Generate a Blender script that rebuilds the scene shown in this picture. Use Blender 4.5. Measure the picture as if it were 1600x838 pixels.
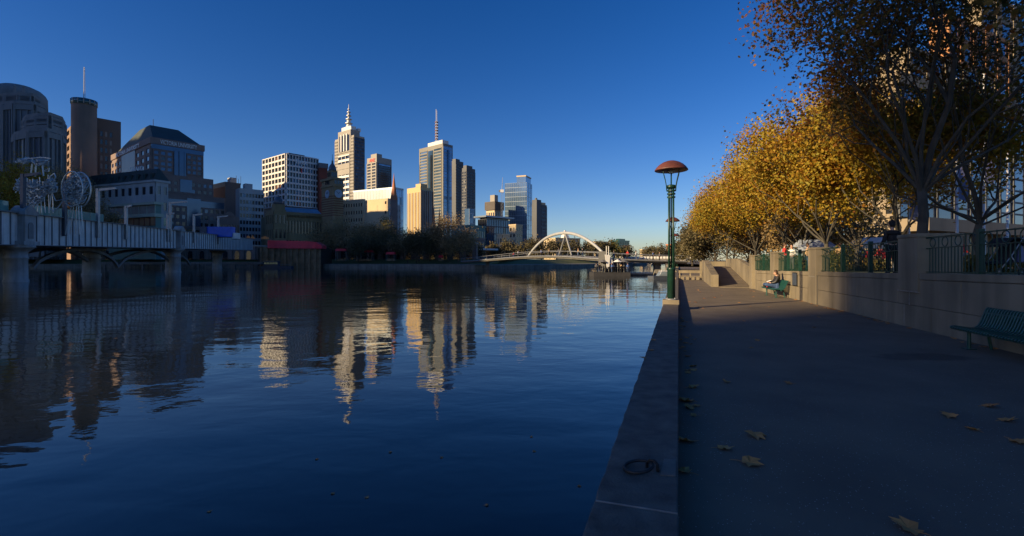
import bpy, math, random
import numpy as np
from mathutils import Vector, Matrix

for o in list(bpy.data.objects): bpy.data.objects.remove(o)
SC = bpy.context.scene
COL = SC.collection
R = math.radians

# ---------------------------------------------------------------- camera
CAM_H, F, HX, HY = 1.8, 760.0, 800.0, 407.0
cam = bpy.data.cameras.new("camera"); camo = bpy.data.objects.new("camera", cam); COL.objects.link(camo)
camo.location = (0, 0, CAM_H); camo.rotation_euler = (R(90), 0, 0)
cam.sensor_width = 36; cam.lens = 36 * F / 1600; cam.shift_y = -(419 - HY) / 1600
cam.clip_start = 0.05; cam.clip_end = 20000
SC.camera = camo

# ---------------------------------------------------------------- sky, sun, exposure
SUN_EL = 18.5
RAY = Vector((0.88, 0.475, 0)).normalized()          # the way the light travels over the ground
w = bpy.data.worlds.new("World"); SC.world = w; w.use_nodes = True
nt = w.node_tree
sky = nt.nodes.new('ShaderNodeTexSky'); sky.sky_type = 'NISHITA'; sky.sun_disc = False
sky.sun_elevation = R(SUN_EL); sky.sun_rotation = math.atan2(-RAY.x, -RAY.y)
sky.altitude = 0; sky.air_density = 1.0; sky.dust_density = 0.35; sky.ozone_density = 3.0
gam = nt.nodes.new('ShaderNodeGamma'); gam.inputs[1].default_value = 1.12
hsv = nt.nodes.new('ShaderNodeHueSaturation'); hsv.inputs['Saturation'].default_value = 1.28; hsv.inputs['Hue'].default_value = .506
bg = nt.nodes['Background']; bg.inputs[1].default_value = 0.10
nt.links.new(sky.outputs[0], gam.inputs[0]); nt.links.new(gam.outputs[0], hsv.inputs['Color'])
tint = nt.nodes.new('ShaderNodeMix'); tint.data_type = 'RGBA'; tint.blend_type = 'MULTIPLY'; tint.inputs[0].default_value = 1; tint.inputs[7].default_value = (.495,.49,.615,1)
nt.links.new(hsv.outputs[0], tint.inputs[6]); nt.links.new(tint.outputs[2], bg.inputs[0])
sun = bpy.data.lights.new("sun", 'SUN'); suno = bpy.data.objects.new("sun", sun); COL.objects.link(suno)
sun.energy = 5.0; sun.angle = R(0.55); sun.color = (1.0, 0.755, 0.43)
d = Vector((RAY.x * math.cos(R(SUN_EL)), RAY.y * math.cos(R(SUN_EL)), -math.sin(R(SUN_EL))))
suno.rotation_euler = d.to_track_quat('-Z', 'Y').to_euler(); suno.location = (-60, -30, 60)
vs = SC.view_settings; vs.view_transform = 'Standard'; vs.look = 'None'; vs.gamma = 1; vs.use_curve_mapping = False
vs.exposure = 0.68
SC.cycles.max_bounces = 6; SC.cycles.diffuse_bounces = 3; SC.cycles.glossy_bounces = 4; SC.cycles.transparent_max_bounces = 6
SC.cycles.caustics_reflective = False; SC.cycles.caustics_refractive = False

# ---------------------------------------------------------------- geometry helpers
PD = Vector((260 / F, 1.0, 0)).normalized(); PN = Vector((PD.y, -PD.x, 0))      # along the walk, and to its right
def S(s, t, z=0.0): return PD * s + PN * t + Vector((0, 0, z))
def P(px, py, Y): return Vector(((px - HX) / F * Y, Y, CAM_H - (py - HY) / F * Y))
def ZT(py, Y): return CAM_H - (py - HY) / F * Y
def G(px, py, z=0.0): Y = F * (CAM_H - z) / (py - HY); return P(px, py, Y)
MW = {}
def tag(o, label=None, cat=None, group=None, kind=None):
    if label: o['label'] = label
    if cat: o['category'] = cat
    if group: o['group'] = group
    if kind: o['kind'] = kind
    return o
def root(name, loc, rz=0.0, label=None, cat=None, group=None, kind=None):
    o = bpy.data.objects.new(name, None); COL.objects.link(o); o.empty_display_size = .2
    o.location = loc; o.rotation_euler = (0, 0, rz)
    MW[o] = Matrix.Translation(Vector(loc)) @ Matrix.Rotation(rz, 4, 'Z')
    return tag(o, label, cat, group, kind)
def link(name, me, parent=None, loc=(0, 0, 0), rz=0.0, rot=None):
    o = bpy.data.objects.new(name, me); COL.objects.link(o)
    o.location = loc; o.rotation_euler = rot if rot else (0, 0, rz)
    M = Matrix.Translation(Vector(loc)) @ Matrix.Rotation(rz, 4, 'Z')
    if parent is not None: o.parent = parent; M = MW.get(parent, Matrix()) @ M
    MW[o] = M
    return o
class MB:
    def __init__(s): s.v = []; s.f = []; s.m = []
    def add(s, vs, fs, mi=0):
        b = len(s.v); s.v += [tuple(x) for x in vs]; s.f += [tuple(b + i for i in f) for f in fs]; s.m += [mi] * len(fs); return s
    def box(s, x0, x1, y0, y1, z0, z1, mi=0):
        return s.add([(x0,y0,z0),(x1,y0,z0),(x1,y1,z0),(x0,y1,z0),(x0,y0,z1),(x1,y0,z1),(x1,y1,z1),(x0,y1,z1)],
                     [(3,2,1,0),(4,5,6,7),(0,1,5,4),(1,2,6,5),(2,3,7,6),(3,0,4,7)], mi)
    def hexa(s, b, t, mi=0):       # four bottom and four top corners, counter-clockwise
        return s.add(list(b) + list(t), [(3,2,1,0),(4,5,6,7),(0,1,5,4),(1,2,6,5),(2,3,7,6),(3,0,4,7)], mi)
    def prism(s, poly, z0, z1, mi=0, top=None):
        n = len(poly); t = top or poly
        vs = [(p[0], p[1], z0) for p in poly] + [(p[0], p[1], z1) for p in t]
        return s.add(vs, [tuple(range(n))[::-1], tuple(range(n, 2*n))] + [(i, (i+1) % n, n + (i+1) % n, n + i) for i in range(n)], mi)
    def tube(s, pts, r, n=8, r1=None, cap=True, mi=0, closed=False):
        pts = [Vector(p) for p in pts]; k = len(pts); rings = []; u = None
        for i, p in enumerate(pts):
            if closed: t = pts[(i+1) % k] - pts[i-1]
            else: t = pts[min(i+1, k-1)] - pts[max(i-1, 0)]
            t.normalize()
            if u is None: u = t.orthogonal().normalized()
            else:
                u = u - t * u.dot(t)
                u = u.normalized() if u.length > 1e-5 else t.orthogonal().normalized()
            v = t.cross(u); rr = r[i] if isinstance(r, (list, tuple)) else (r if r1 is None else r + (r1 - r) * i / max(1, k-1))
            rings.append([p + u * (rr * math.cos(2*math.pi*j/n)) + v * (rr * math.sin(2*math.pi*j/n)) for j in range(n)])
        vs = [x for rg in rings for x in rg]; fs = []
        for i in range(k if closed else k - 1):
            a, b = i * n, ((i + 1) % k) * n
            fs += [(a + j, a + (j+1) % n, b + (j+1) % n, b + j) for j in range(n)]
        if cap and not closed: fs += [tuple(range(n))[::-1], tuple(range((k-1)*n, k*n))]
        return s.add(vs, fs, mi)
    def lathe(s, prof, n=16, c=(0, 0, 0), mi=0):
        vs = []; fs = []; k = len(prof)
        for r, z in prof: vs += [(c[0] + r*math.cos(2*math.pi*j/n), c[1] + r*math.sin(2*math.pi*j/n), c[2] + z) for j in range(n)]
        for i in range(k - 1):
            a, b = i*n, (i+1)*n
            fs += [(a + j, a + (j+1) % n, b + (j+1) % n, b + j) for j in range(n)]
        fs += [tuple(range(n))[::-1], tuple(range((k-1)*n, k*n))]
        return s.add(vs, fs, mi)
    def mesh(s, name, mat, smooth=False, M=None):
        me = bpy.data.meshes.new(name)
        v = s.v if M is None else [tuple(M @ Vector(x)) for x in s.v]
        me.from_pydata(v, [], s.f)
        for m in (mat if isinstance(mat, (list, tuple)) else [mat]): me.materials.append(m)
        if any(s.m): me.polygons.foreach_set('material_index', s.m)
        if smooth: me.polygons.foreach_set('use_smooth', [True] * len(s.f))
        me.update(); return me
    def build(s, name, mat, parent=None, smooth=False, world=False, loc=(0, 0, 0), rz=0.0):
        M = MW[parent].inverted() if (world and parent is not None) else None
        o = link(name, s.mesh(name, mat, smooth, M), parent, loc, rz)
        if smooth == 'auto':
            pass
        return o
def tree_copy(o, parent=None):
    c = o.copy(); COL.objects.link(c)
    if parent is not None: c.parent = parent
    for ch in o.children: tree_copy(ch, c)
    return c
def bevel(o, wd, seg=2):
    m = o.modifiers.new('bevel', 'BEVEL'); m.width = wd; m.segments = seg; m.limit_method = 'ANGLE'; return o

# ---------------------------------------------------------------- materials
MATS = {}
def pm(name, col, rough=.7, var=.12, scale=1.0, bump=0.0, bscale=40.0, metal=0.0, spec=.5, col2=None, det=4, streak=0.0):
    m = bpy.data.materials.new(name); m.use_nodes = True; MATS[name] = m
    n = m.node_tree; L = n.links; b = n.nodes['Principled BSDF']
    b.inputs['Roughness'].default_value = rough; b.inputs['Metallic'].default_value = metal
    b.inputs['Specular IOR Level'].default_value = spec
    g = n.nodes.new('ShaderNodeNewGeometry')
    tx = n.nodes.new('ShaderNodeTexNoise'); tx.inputs['Scale'].default_value = scale; tx.inputs['Detail'].default_value = det
    L.new(g.outputs['Position'], tx.inputs['Vector'])
    mr = n.nodes.new('ShaderNodeMapRange'); mr.inputs[1].default_value = .3; mr.inputs[2].default_value = .7
    L.new(tx.outputs[0], mr.inputs[0])
    mx = n.nodes.new('ShaderNodeMix'); mx.data_type = 'RGBA'
    c2 = col2 or [min(1, c * (1 + var)) for c in col]; c1 = [c * (1 - var) for c in col] if col2 is None else col
    mx.inputs[6].default_value = (*c1, 1); mx.inputs[7].default_value = (*c2, 1)
    L.new(mr.outputs[0], mx.inputs[0])
    out = mx.outputs[2]
    if streak:                       # rain streaks: noise drawn out along z
        mp = n.nodes.new('ShaderNodeMapping'); mp.inputs['Scale'].default_value = (3 * scale, 3 * scale, .25 * scale)
        L.new(g.outputs['Position'], mp.inputs[0])
        t3 = n.nodes.new('ShaderNodeTexNoise'); t3.inputs['Scale'].default_value = 1.0; t3.inputs['Detail'].default_value = 5
        L.new(mp.outputs[0], t3.inputs['Vector'])
        m3 = n.nodes.new('ShaderNodeMapRange'); m3.inputs[1].default_value = .45; m3.inputs[2].default_value = .75
        m3.inputs[3].default_value = 1.0; m3.inputs[4].default_value = 1 - streak; L.new(t3.outputs[0], m3.inputs[0])
        mm = n.nodes.new('ShaderNodeMix'); mm.data_type = 'RGBA'; mm.blend_type = 'MULTIPLY'; mm.inputs[0].default_value = 1
        L.new(out, mm.inputs[6]); L.new(m3.outputs[0], mm.inputs[7]); out = mm.outputs[2]
    L.new(out, b.inputs['Base Color'])
    if bump:
        t2 = n.nodes.new('ShaderNodeTexNoise'); t2.inputs['Scale'].default_value = bscale; t2.inputs['Detail'].default_value = 6
        L.new(g.outputs['Position'], t2.inputs['Vector'])
        bp = n.nodes.new('ShaderNodeBump'); bp.inputs['Strength'].default_value = bump; bp.inputs['Distance'].default_value = .02
        L.new(t2.outputs[0], bp.inputs['Height']); L.new(bp.outputs[0], b.inputs['Normal'])
    return m
def leafmat(name, stops, rough=.6, transl=.25):
    m = bpy.data.materials.new(name); m.use_nodes = True; MATS[name] = m
    n = m.node_tree; L = n.links; b = n.nodes['Principled BSDF']; b.inputs['Roughness'].default_value = rough
    b.inputs['Specular IOR Level'].default_value = .25
    g = n.nodes.new('ShaderNodeNewGeometry'); cr = n.nodes.new('ShaderNodeValToRGB')
    tx = n.nodes.new('ShaderNodeTexNoise'); tx.inputs['Scale'].default_value = .8; L.new(g.outputs['Position'], tx.inputs['Vector'])
    ad = n.nodes.new('ShaderNodeMath'); ad.operation = 'MULTIPLY_ADD'; ad.inputs[1].default_value = .55
    L.new(g.outputs['Random Per Island'], ad.inputs[0])
    mm = n.nodes.new('ShaderNodeMath'); mm.operation = 'MULTIPLY_ADD'; mm.inputs[1].default_value = 1.3; mm.inputs[2].default_value = -.42
    L.new(tx.outputs[0], mm.inputs[0]); L.new(mm.outputs[0], ad.inputs[2])
    L.new(ad.outputs[0], cr.inputs[0])
    e = cr.color_ramp.elements
    while len(e) < len(stops): e.new(.5)
    for i, c in enumerate(stops): e[i].position = i / (len(stops) - 1); e[i].color = (*c, 1)
    L.new(cr.outputs[0], b.inputs['Base Color'])
    tr = n.nodes.new('ShaderNodeBsdfTranslucent'); L.new(cr.outputs[0], tr.inputs[0])
    ms = n.nodes.new('ShaderNodeMixShader'); ms.inputs[0].default_value = transl
    L.new(b.outputs[0], ms.inputs[1]); L.new(tr.outputs[0], ms.inputs[2])
    L.new(ms.outputs[0], n.nodes['Material Output'].inputs[0])
    return m
# ground and stone
asphalt = pm('asphalt', (.115,.092,.066), .85, .0, .9, .45, 140, col2=(.18,.143,.098), det=9)
n = asphalt.node_tree; L = n.links; b = n.nodes['Principled BSDF']
base = b.inputs['Base Color'].links[0].from_socket
g = n.nodes.new('ShaderNodeNewGeometry'); vo = n.nodes.new('ShaderNodeTexVoronoi'); vo.inputs['Scale'].default_value = 55; L.new(g.outputs['Position'], vo.inputs['Vector'])
wn = n.nodes.new('ShaderNodeTexWhiteNoise'); L.new(vo.outputs['Position'], wn.inputs['Vector'])
lt = n.nodes.new('ShaderNodeMath'); lt.operation = 'LESS_THAN'; lt.inputs[1].default_value = .22; L.new(vo.outputs['Distance'], lt.inputs[0])
gt = n.nodes.new('ShaderNodeMath'); gt.operation = 'GREATER_THAN'; gt.inputs[1].default_value = .90; L.new(wn.outputs[0], gt.inputs[0])
mu = n.nodes.new('ShaderNodeMath'); mu.operation = 'MULTIPLY'; L.new(lt.outputs[0], mu.inputs[0]); L.new(gt.outputs[0], mu.inputs[1])
mx = n.nodes.new('ShaderNodeMix'); mx.data_type = 'RGBA'; mx.inputs[7].default_value = (.50,.46,.40,1); L.new(mu.outputs[0], mx.inputs[0]); L.new(base, mx.inputs[6])
# one damp patch in front of the near bench
dp = n.nodes.new('ShaderNodeVectorMath'); dp.operation = 'SUBTRACT'; pc = G(1440, 558); dp.inputs[1].default_value = pc; L.new(g.outputs['Position'], dp.inputs[0])
d2 = n.nodes.new('ShaderNodeVectorMath'); d2.operation = 'MULTIPLY'; d2.inputs[1].default_value = (1.1, 2.6, 0); L.new(dp.outputs[0], d2.inputs[0])
dl = n.nodes.new('ShaderNodeVectorMath'); dl.operation = 'LENGTH'; L.new(d2.outputs[0], dl.inputs[0])
nn = n.nodes.new('ShaderNodeTexNoise'); nn.inputs['Scale'].default_value = 2.5; L.new(g.outputs['Position'], nn.inputs['Vector'])
da = n.nodes.new('ShaderNodeMath'); da.operation = 'ADD'; L.new(dl.outputs['Value'], da.inputs[0]); L.new(nn.outputs[0], da.inputs[1])
dm = n.nodes.new('ShaderNodeMapRange'); dm.inputs[1].default_value = 1.25; dm.inputs[2].default_value = 1.55; dm.inputs[3].default_value = .55; dm.inputs[4].default_value = 1.0; L.new(da.outputs[0], dm.inputs[0])
dx = n.nodes.new('ShaderNodeMix'); dx.data_type = 'RGBA'; dx.blend_type = 'MULTIPLY'; dx.inputs[0].default_value = 1; L.new(mx.outputs[2], dx.inputs[6]); L.new(dm.outputs[0], dx.inputs[7])
L.new(dx.outputs[2], b.inputs['Base Color'])
kerbm = pm('kerb_bluestone', (.062,.054,.044), .8, .0, 5.0, .6, 45, col2=(.155,.132,.104), det=10)
concrete = pm('concrete', (.18,.15,.102), .85, .0, .7, .25, 60, col2=(.285,.237,.16), streak=.42)
concrete2 = pm('concrete_grey', (.20,.19,.175), .9, .2, .4, .15, 40, streak=.3)
mortar = pm('mortar', (.09,.085,.08), .95, .2, 3)
pale_joint = pm('pale_joint', (.26,.24,.21), .9, .3, 8)
quay = pm('quay_stone', (.22,.20,.16), .9, .3, .5, .2, 8, streak=.4)
grassm = pm('lawn', (.05,.075,.018), .9, .35, 1.5, .4, 40, col2=(.11,.115,.03))
soil = pm('soil', (.06,.05,.035), .95, .3, .2)
# metal and paint
green = pm('green_paint', (.010,.044,.029), .38, .25, 5, spec=.5)
greenb = pm('bench_green_paint', (.012,.068,.058), .4, .25, 9)
iron = pm('dark_iron', (.035,.035,.036), .55, .3, 20, .2, 120, metal=.6)
steel = pm('steel_grey', (.30,.31,.32), .45, .15, 2, metal=.4)
whitep = pm('white_paint', (.70,.69,.67), .35, .06, 1)
rust = pm('rust_red_paint', (.125,.04,.026), .5, .35, 4)
girder = pm('girder_paint', (.56,.58,.57), .6, .12, .8, streak=.35)
girder2 = pm('girder_stiffener', (.16,.175,.19), .6, .15, .8)
bstone = pm('bridge_stone', (.34,.35,.35), .85, .2, .6, .2, 6, streak=.35)
teal = pm('teal_glass', (.13,.30,.27), .12, .1, .6, spec=.7)
wire = pm('stainless_wire', (.52,.54,.53), .35, .1, 3, metal=.5)
navy = pm('navy_metal', (.05,.065,.095), .5, .15, 2)
redp = pm('red_cover', (.88,.03,.035), .5, .15, .5)
bluep = pm('blue_container', (.03,.11,.55), .45, .12, .5)
orangep = pm('orange_plastic', (.75,.22,.03), .5, .2, 1)
timber = pm('timber_pile', (.34,.21,.11), .85, .35, .6, .3, 6, streak=.45)
bark = pm('plane_bark', (.085,.075,.058), .85, .0, 3, .35, 22, col2=(.04,.036,.028))
bark2 = pm('dark_bark', (.06,.05,.038), .9, .3, 3, .3, 20)
# cloth, skin
skin = pm('skin', (.50,.29,.20), .55, .08, 12)
black = pm('black_cloth', (.012,.012,.014), .85, .2, 20)
leather = pm('black_leather', (.022,.019,.018), .45, .2, 20)
denim = pm('denim', (.045,.085,.19), .85, .2, 20)
hairm = pm('brown_hair', (.055,.028,.014), .55, .25, 60)
redc = pm('red_cloth', (.55,.03,.03), .75, .1, 8)
whitec = pm('white_cloth', (.75,.74,.72), .8, .05, 8)
bluec = pm('blue_cloth', (.08,.16,.42), .8, .1, 8)
greyc = pm('grey_cloth', (.12,.12,.13), .85, .15, 8)
tanc = pm('tan_cloth', (.42,.28,.16), .85, .15, 8)
violet = pm('violet_bag', (.16,.17,.30), .7, .12, 8)
# water
water = bpy.data.materials.new('river_water'); water.use_nodes = True
n = water.node_tree; L = n.links; b = n.nodes['Principled BSDF']
b.inputs['Base Color'].default_value = (.012,.016,.018,1); b.inputs['Roughness'].default_value = .02; b.inputs['IOR'].default_value = 1.55
g = n.nodes.new('ShaderNodeNewGeometry')
def wnoise(sc, det, stretch=(1, 1, 1), dist=0.0):
    mp = n.nodes.new('ShaderNodeMapping'); mp.inputs['Scale'].default_value = stretch; mp.inputs['Rotation'].default_value = (0, 0, R(-12))
    L.new(g.outputs['Position'], mp.inputs[0])
    t = n.nodes.new('ShaderNodeTexNoise'); t.inputs['Scale'].default_value = sc; t.inputs['Detail'].default_value = det; t.inputs['Distortion'].default_value = dist
    t.inputs['Roughness'].default_value = .45
    L.new(mp.outputs[0], t.inputs['Vector']); return t.outputs[0]
big = wnoise(.20, 2, (1, 1.5, 1), .4); mid = wnoise(.9, 3, (.8, 1.3, 1), .3); fine = wnoise(4.0, 3, (.8, 1.2, 1)); patch = wnoise(.035, 2, (.6, 1.6, 1), .5)
pr = n.nodes.new('ShaderNodeMapRange'); pr.inputs[1].default_value = .44; pr.inputs[2].default_value = .60; L.new(patch, pr.inputs[0])
pr.inputs[3].default_value = .12; pr.inputs[4].default_value = 1.0
def wmath(op, a, b2):
    k = n.nodes.new('ShaderNodeMath'); k.operation = op
    for i, x in enumerate((a, b2)):
        if isinstance(x, float): k.inputs[i].default_value = x
        else: L.new(x, k.inputs[i])
    return k.outputs[0]
h = wmath('ADD', wmath('MULTIPLY', big, .038), wmath('MULTIPLY', mid, .013))
h = wmath('ADD', h, wmath('MULTIPLY', wmath('MULTIPLY', fine, pr.outputs[0]), .006))
bp = n.nodes.new('ShaderNodeBump'); bp.inputs['Strength'].default_value = 1.0; bp.inputs['Distance'].default_value = 1.0
L.new(h, bp.inputs['Height']); L.new(bp.outputs[0], b.inputs['Normal'])
# glass for the city
def glassm(name, col, rough=.12, metal=.0, spec=.8): return pm(name, col, rough, .25, .08, metal=metal, spec=spec)
gl_dark = glassm('dark_window', (.018,.022,.030)); gl_blue = glassm('blue_window', (.05,.10,.17), .1, .35)
gl_sky = glassm('sky_glass', (.16,.25,.36), .12, .55); gl_blind = pm('window_blind', (.22,.21,.19), .6, .2, .3)
gl_teal = glassm('teal_window', (.03,.09,.10), .1, .3); gl_warm = pm('brown_window', (.16,.07,.03), .4, .3, .3)
# facades
f_slate = pm('slate_stone', (.23,.225,.215), .8, .12, .15, streak=.2); f_slate2 = pm('slate_dark', (.11,.115,.13), .35, .2, .1)
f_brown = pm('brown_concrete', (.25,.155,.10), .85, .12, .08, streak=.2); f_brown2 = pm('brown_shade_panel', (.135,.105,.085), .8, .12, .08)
f_brick = pm('grey_brown_brick', (.24,.17,.145), .85, .15, .2, streak=.15); f_roof = pm('dark_green_roof', (.035,.05,.045), .7, .2, .2)
f_white = pm('white_precast', (.68,.66,.63), .75, .06, .1); f_cream = pm('cream_render', (.58,.46,.29), .85, .08, .06, streak=.12)
f_grey = pm('pale_grey_stone', (.44,.44,.43), .8, .12, .1, streak=.2); f_stone = pm('tower_stone', (.30,.275,.24), .7, .08, .05)
f_orange = pm('orange_brick', (.42,.20,.09), .85, .1, .1); f_yellow = pm('ochre_stucco', (.28,.21,.11), .85, .15, .15, streak=.2)
f_red = pm('red_brick', (.20,.055,.035), .85, .15, .2); f_gold = pm('gold_cladding', (.55,.38,.17), .5, .08, .05)
f_dark = pm('dark_cladding', (.075,.08,.09), .6, .15, .05); f_zinc = pm('zinc_roof', (.25,.30,.36), .4, .15, .2, metal=.5)
f_copper = pm('copper_green', (.12,.22,.19), .7, .15, .2); f_terra = pm('terracotta_spire', (.45,.17,.08), .8, .15, .3)
f_panel = pm('glass_cladding', (.28,.30,.30), .3, .15, .04, metal=.3)
# leaves
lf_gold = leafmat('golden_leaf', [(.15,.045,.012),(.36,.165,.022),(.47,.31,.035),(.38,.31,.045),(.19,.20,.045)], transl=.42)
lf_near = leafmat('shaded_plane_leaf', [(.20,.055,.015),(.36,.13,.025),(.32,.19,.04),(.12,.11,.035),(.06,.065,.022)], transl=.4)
lf_green = leafmat('dark_green_leaf', [(.06,.058,.03),(.10,.09,.042),(.15,.12,.06),(.18,.135,.07)])
lf_olive = leafmat('olive_leaf', [(.16,.115,.06),(.28,.20,.10),(.36,.25,.12),(.22,.18,.085)])
lf_lit = leafmat('yellow_green_leaf', [(.05,.06,.018),(.10,.10,.025),(.14,.11,.03),(.20,.12,.03)])
lf_dry = leafmat('dry_leaf', [(.36,.13,.045),(.50,.20,.065),(.55,.29,.10),(.32,.11,.04)], transl=.1)
# ================================================================ setting: river, banks, promenade
def sheet(name, pts, mat, kind='structure'):
    return tag(MB().add(pts, [tuple(range(len(pts)))]).build(name, mat), kind=kind)
WZ = -1.2
sheet('river', [(-5000,-3000,WZ),(5000,-3000,WZ),(5000,9000,WZ),(-5000,9000,WZ)], water)
# north bank: quay edge followed by pixel columns and their waterline distance
BANK = [(-600,150),(-150,190),(100,196),(400,203),(500,203),(620,196),(700,185),(742,166),(800,170),(880,190),(960,240),(1020,330),(1046,520),(1056,1500)]
def bk(px, Y, z): return ((px-HX)/F*Y, Y, z)
edge = [bk(px, Y, 0) for px, Y in BANK]
edge = [(-1500,-300,0),(-420,60,0)] + edge
def off(i, dx):
    a, b2 = Vector(edge[max(0,i-1)]), Vector(edge[min(len(edge)-1,i+1)]); t = (b2-a).normalized(); nn = Vector((-t.y, t.x, 0))
    p = Vector(edge[i]) + nn * dx; return p
ne = len(edge)
mb = MB()
for i in range(ne-1):
    a, b2 = Vector(edge[i]), Vector(edge[i+1])
    mb.add([(a.x,a.y,-3),(b2.x,b2.y,-3),(b2.x,b2.y,.25),(a.x,a.y,.25)], [(0,1,2,3)])
tag(mb.build('quay_wall_north', quay), kind='structure')
mb = MB(); ms = MB(); mt = MB()
for i in range(ne-1):
    a0, b0 = Vector(edge[i]), Vector(edge[i+1]); a1, b1 = off(i, 9), off(i+1, 9); a2, b2 = off(i, 17), off(i+1, 17)
    mb.add([(a0.x,a0.y,.25),(b0.x,b0.y,.25),(b1.x,b1.y,.3),(a1.x,a1.y,.3)], [(0,1,2,3)])
    ms.add([(a1.x,a1.y,.3),(b1.x,b1.y,.3),(b2.x,b2.y,2.2),(a2.x,a2.y,2.2)], [(0,1,2,3)])
tag(mb.build('quay_path_north', concrete2), kind='structure')
tag(ms.build('grass_bank_north', grassm), kind='structure')
poly = [tuple(off(i, 17).xy) for i in range(ne)] + [(400,9000),(-6000,9000),(-6000,-300)]
tag(MB().add([(x,y,2.2) for x, y in poly], [tuple(range(len(poly)))]).build('city_ground', concrete2), kind='structure')
# south bank
sheet('promenade', [tuple(S(s,t,0)) for s,t in ((-30,0),(-30,9),(50,9),(50,0))], asphalt)
sheet('promenade_far', [tuple(S(s,t,-.004)) for s,t in ((50,0),(50,9),(140,9),(140,0))], asphalt)
o = tag(MB().hexa([S(s,t,-4) for s,t in ((-30,-.50),(-30,0),(140,0),(140,-.50))][::-1], [S(s,t,-.02) for s,t in ((-30,-.50),(-30,0),(140,0),(140,-.50))][::-1]).build('quay_wall_south', quay), kind='structure')
kerb = root('kerb', S(0,0,0), 0, kind='structure')
KJ = [-12, -6, -1.6, 3.25, 9.4, 15.6, 21.8, 28, 34.2, 40.4, 46.6, 54, 62, 70, 80, 92, 104, 120, 138]
rk = random.Random(3)
for a, b2 in zip(KJ, KJ[1:]):
    j = rk.uniform(-.006, .006)
    c = [(a+.006,-.53+j),(b2-.006,-.53+j),(b2-.006,0),(a+.006,0)]
    c = [(s,t) for s,t in c]
    ns = max(6, int((b2-a)/.16)); oe = [(a+.006+(b2-a-.012)*i/ns, -.53+j+rk.uniform(-.007,.007)) for i in range(ns+1)]
    c = [(b2-.006, rk.uniform(-.003,.003)), (a+.006, rk.uniform(-.003,.003))] + oe
    o = MB().prism([tuple(S(s,t,0).xy) for s,t in c], -.02, .2+j*.5).build('kerb_stone', kerbm, kerb)
    bevel(o, .012, 2)
MB().hexa([S(s,t,.02) for s,t in ((3.246,-.52),(3.254,-.52),(3.254,-.004),(3.246,-.004))][::-1],
          [S(s,t,.202) for s,t in ((3.246,-.52),(3.254,-.52),(3.254,-.004),(3.246,-.004))][::-1]).build('pale_joint', pale_joint, kerb)
tag(MB().hexa([S(s,t,.196) for s,t in ((3.78,-.13),(3.80,-.02),(4.12,-.02),(4.1,-.11))][::-1], [S(s,t,.2045) for s,t in ((3.78,-.13),(3.80,-.02),(4.12,-.02),(4.1,-.11))][::-1]).build('mortar_patch', pm('mortar_grey', (.15,.13,.105), .9, .25, 6), kerb))

# ---------------------------------------------------------------- retaining wall frame
WO = S(33.2, 4.5, 0); WD = (PN * .0808 - PD).normalized(); WN = Vector((-WD.y, WD.x, 0)); WA = math.atan2(WD.y, WD.x)
def Wp(k, q, z=0): return WO + WD * k + WN * q + Vector((0,0,z))
def kpx(px):                       # where the wall's foot passes a pixel column
    m = (px - HX) / F; return (m * WO.y - WO.x) / (WD.x - m * WD.y)
def ztop(k): return 1.17 + .0162 * k
KEND = 34.0
def Wc(k, q): return tuple(Wp(k, q).xy)
tp = [(-.05,.30),(KEND+30,.30),(KEND+30,700),(-.05,700)]
tag(MB().add([(*Wc(k,q), ztop(k)-.05) for k,q in tp], [(0,1,2,3)]).build('terrace_lawn', grassm), kind='structure')
tp = [(-.05,.32),(KEND+30,.32),(KEND+30,3.2),(-.05,3.2)]
tag(MB().add([(*Wc(k,q), ztop(k)-.045) for k,q in tp], [(0,1,2,3)]).build('terrace_path', asphalt), kind='structure')
sheet('terrace_lawn_far', [tuple(S(s,t,1.10)) for s,t in ((32.9,4.86),(32.9,700),(54.4,700),(54.4,4.86))][::-1], grassm)
poly = [S(50.5,4.8),S(140,4.8),S(145,-.5),S(6000,-200),S(6000,5000),S(50.5,5000)]
tag(MB().add([(p.x,p.y,.80) for p in poly], [tuple(range(6))]).build('south_bank_ground', soil), kind='structure')

wall = root('retaining_wall', WO, WA, 'long sunlit to shaded concrete wall of big panels beside the asphalt walk', 'wall')
MB().hexa([(0,.05,0),(KEND,.05,0),(KEND,.34,0),(0,.34,0)], [(0,.05,ztop(0)-.03),(KEND,.05,ztop(KEND)-.03),(KEND,.34,ztop(KEND)-.03),(0,.34,ztop(0)-.03)]).build('core', mortar, wall)
def panel(k0, k1, z0a, z0b, z1a, z1b, pr, nm='panel'):
    g2 = .006
    o = MB().hexa([(k0+g2,-pr,z0a+g2),(k1-g2,-pr,z0b+g2),(k1-g2,.06,z0b+g2),(k0+g2,.06,z0a+g2)],
                  [(k0+g2,-pr,z1a-g2),(k1-g2,-pr,z1b-g2),(k1-g2,.06,z1b-g2),(k0+g2,.06,z1a-g2)]).build(nm, concrete, wall)
    return bevel(o, .006, 1)
rk = random.Random(7)
for row in range(2):
    k = 0.0
    while k < KEND - .1:
        L0 = (2.6 if row else 2.15) + rk.uniform(-.3, .3); k1 = min(k + (L0 * .5 if k == 0 and row else L0), KEND)
        if row == 0: panel(k, k1, -.02, -.02, .60, .60, rk.uniform(0, .004))
        else: panel(k, k1, .60, .60, ztop(k)-.17, ztop(k1)-.17, rk.uniform(0, .004))
        k = k1
k = 0.0
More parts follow.
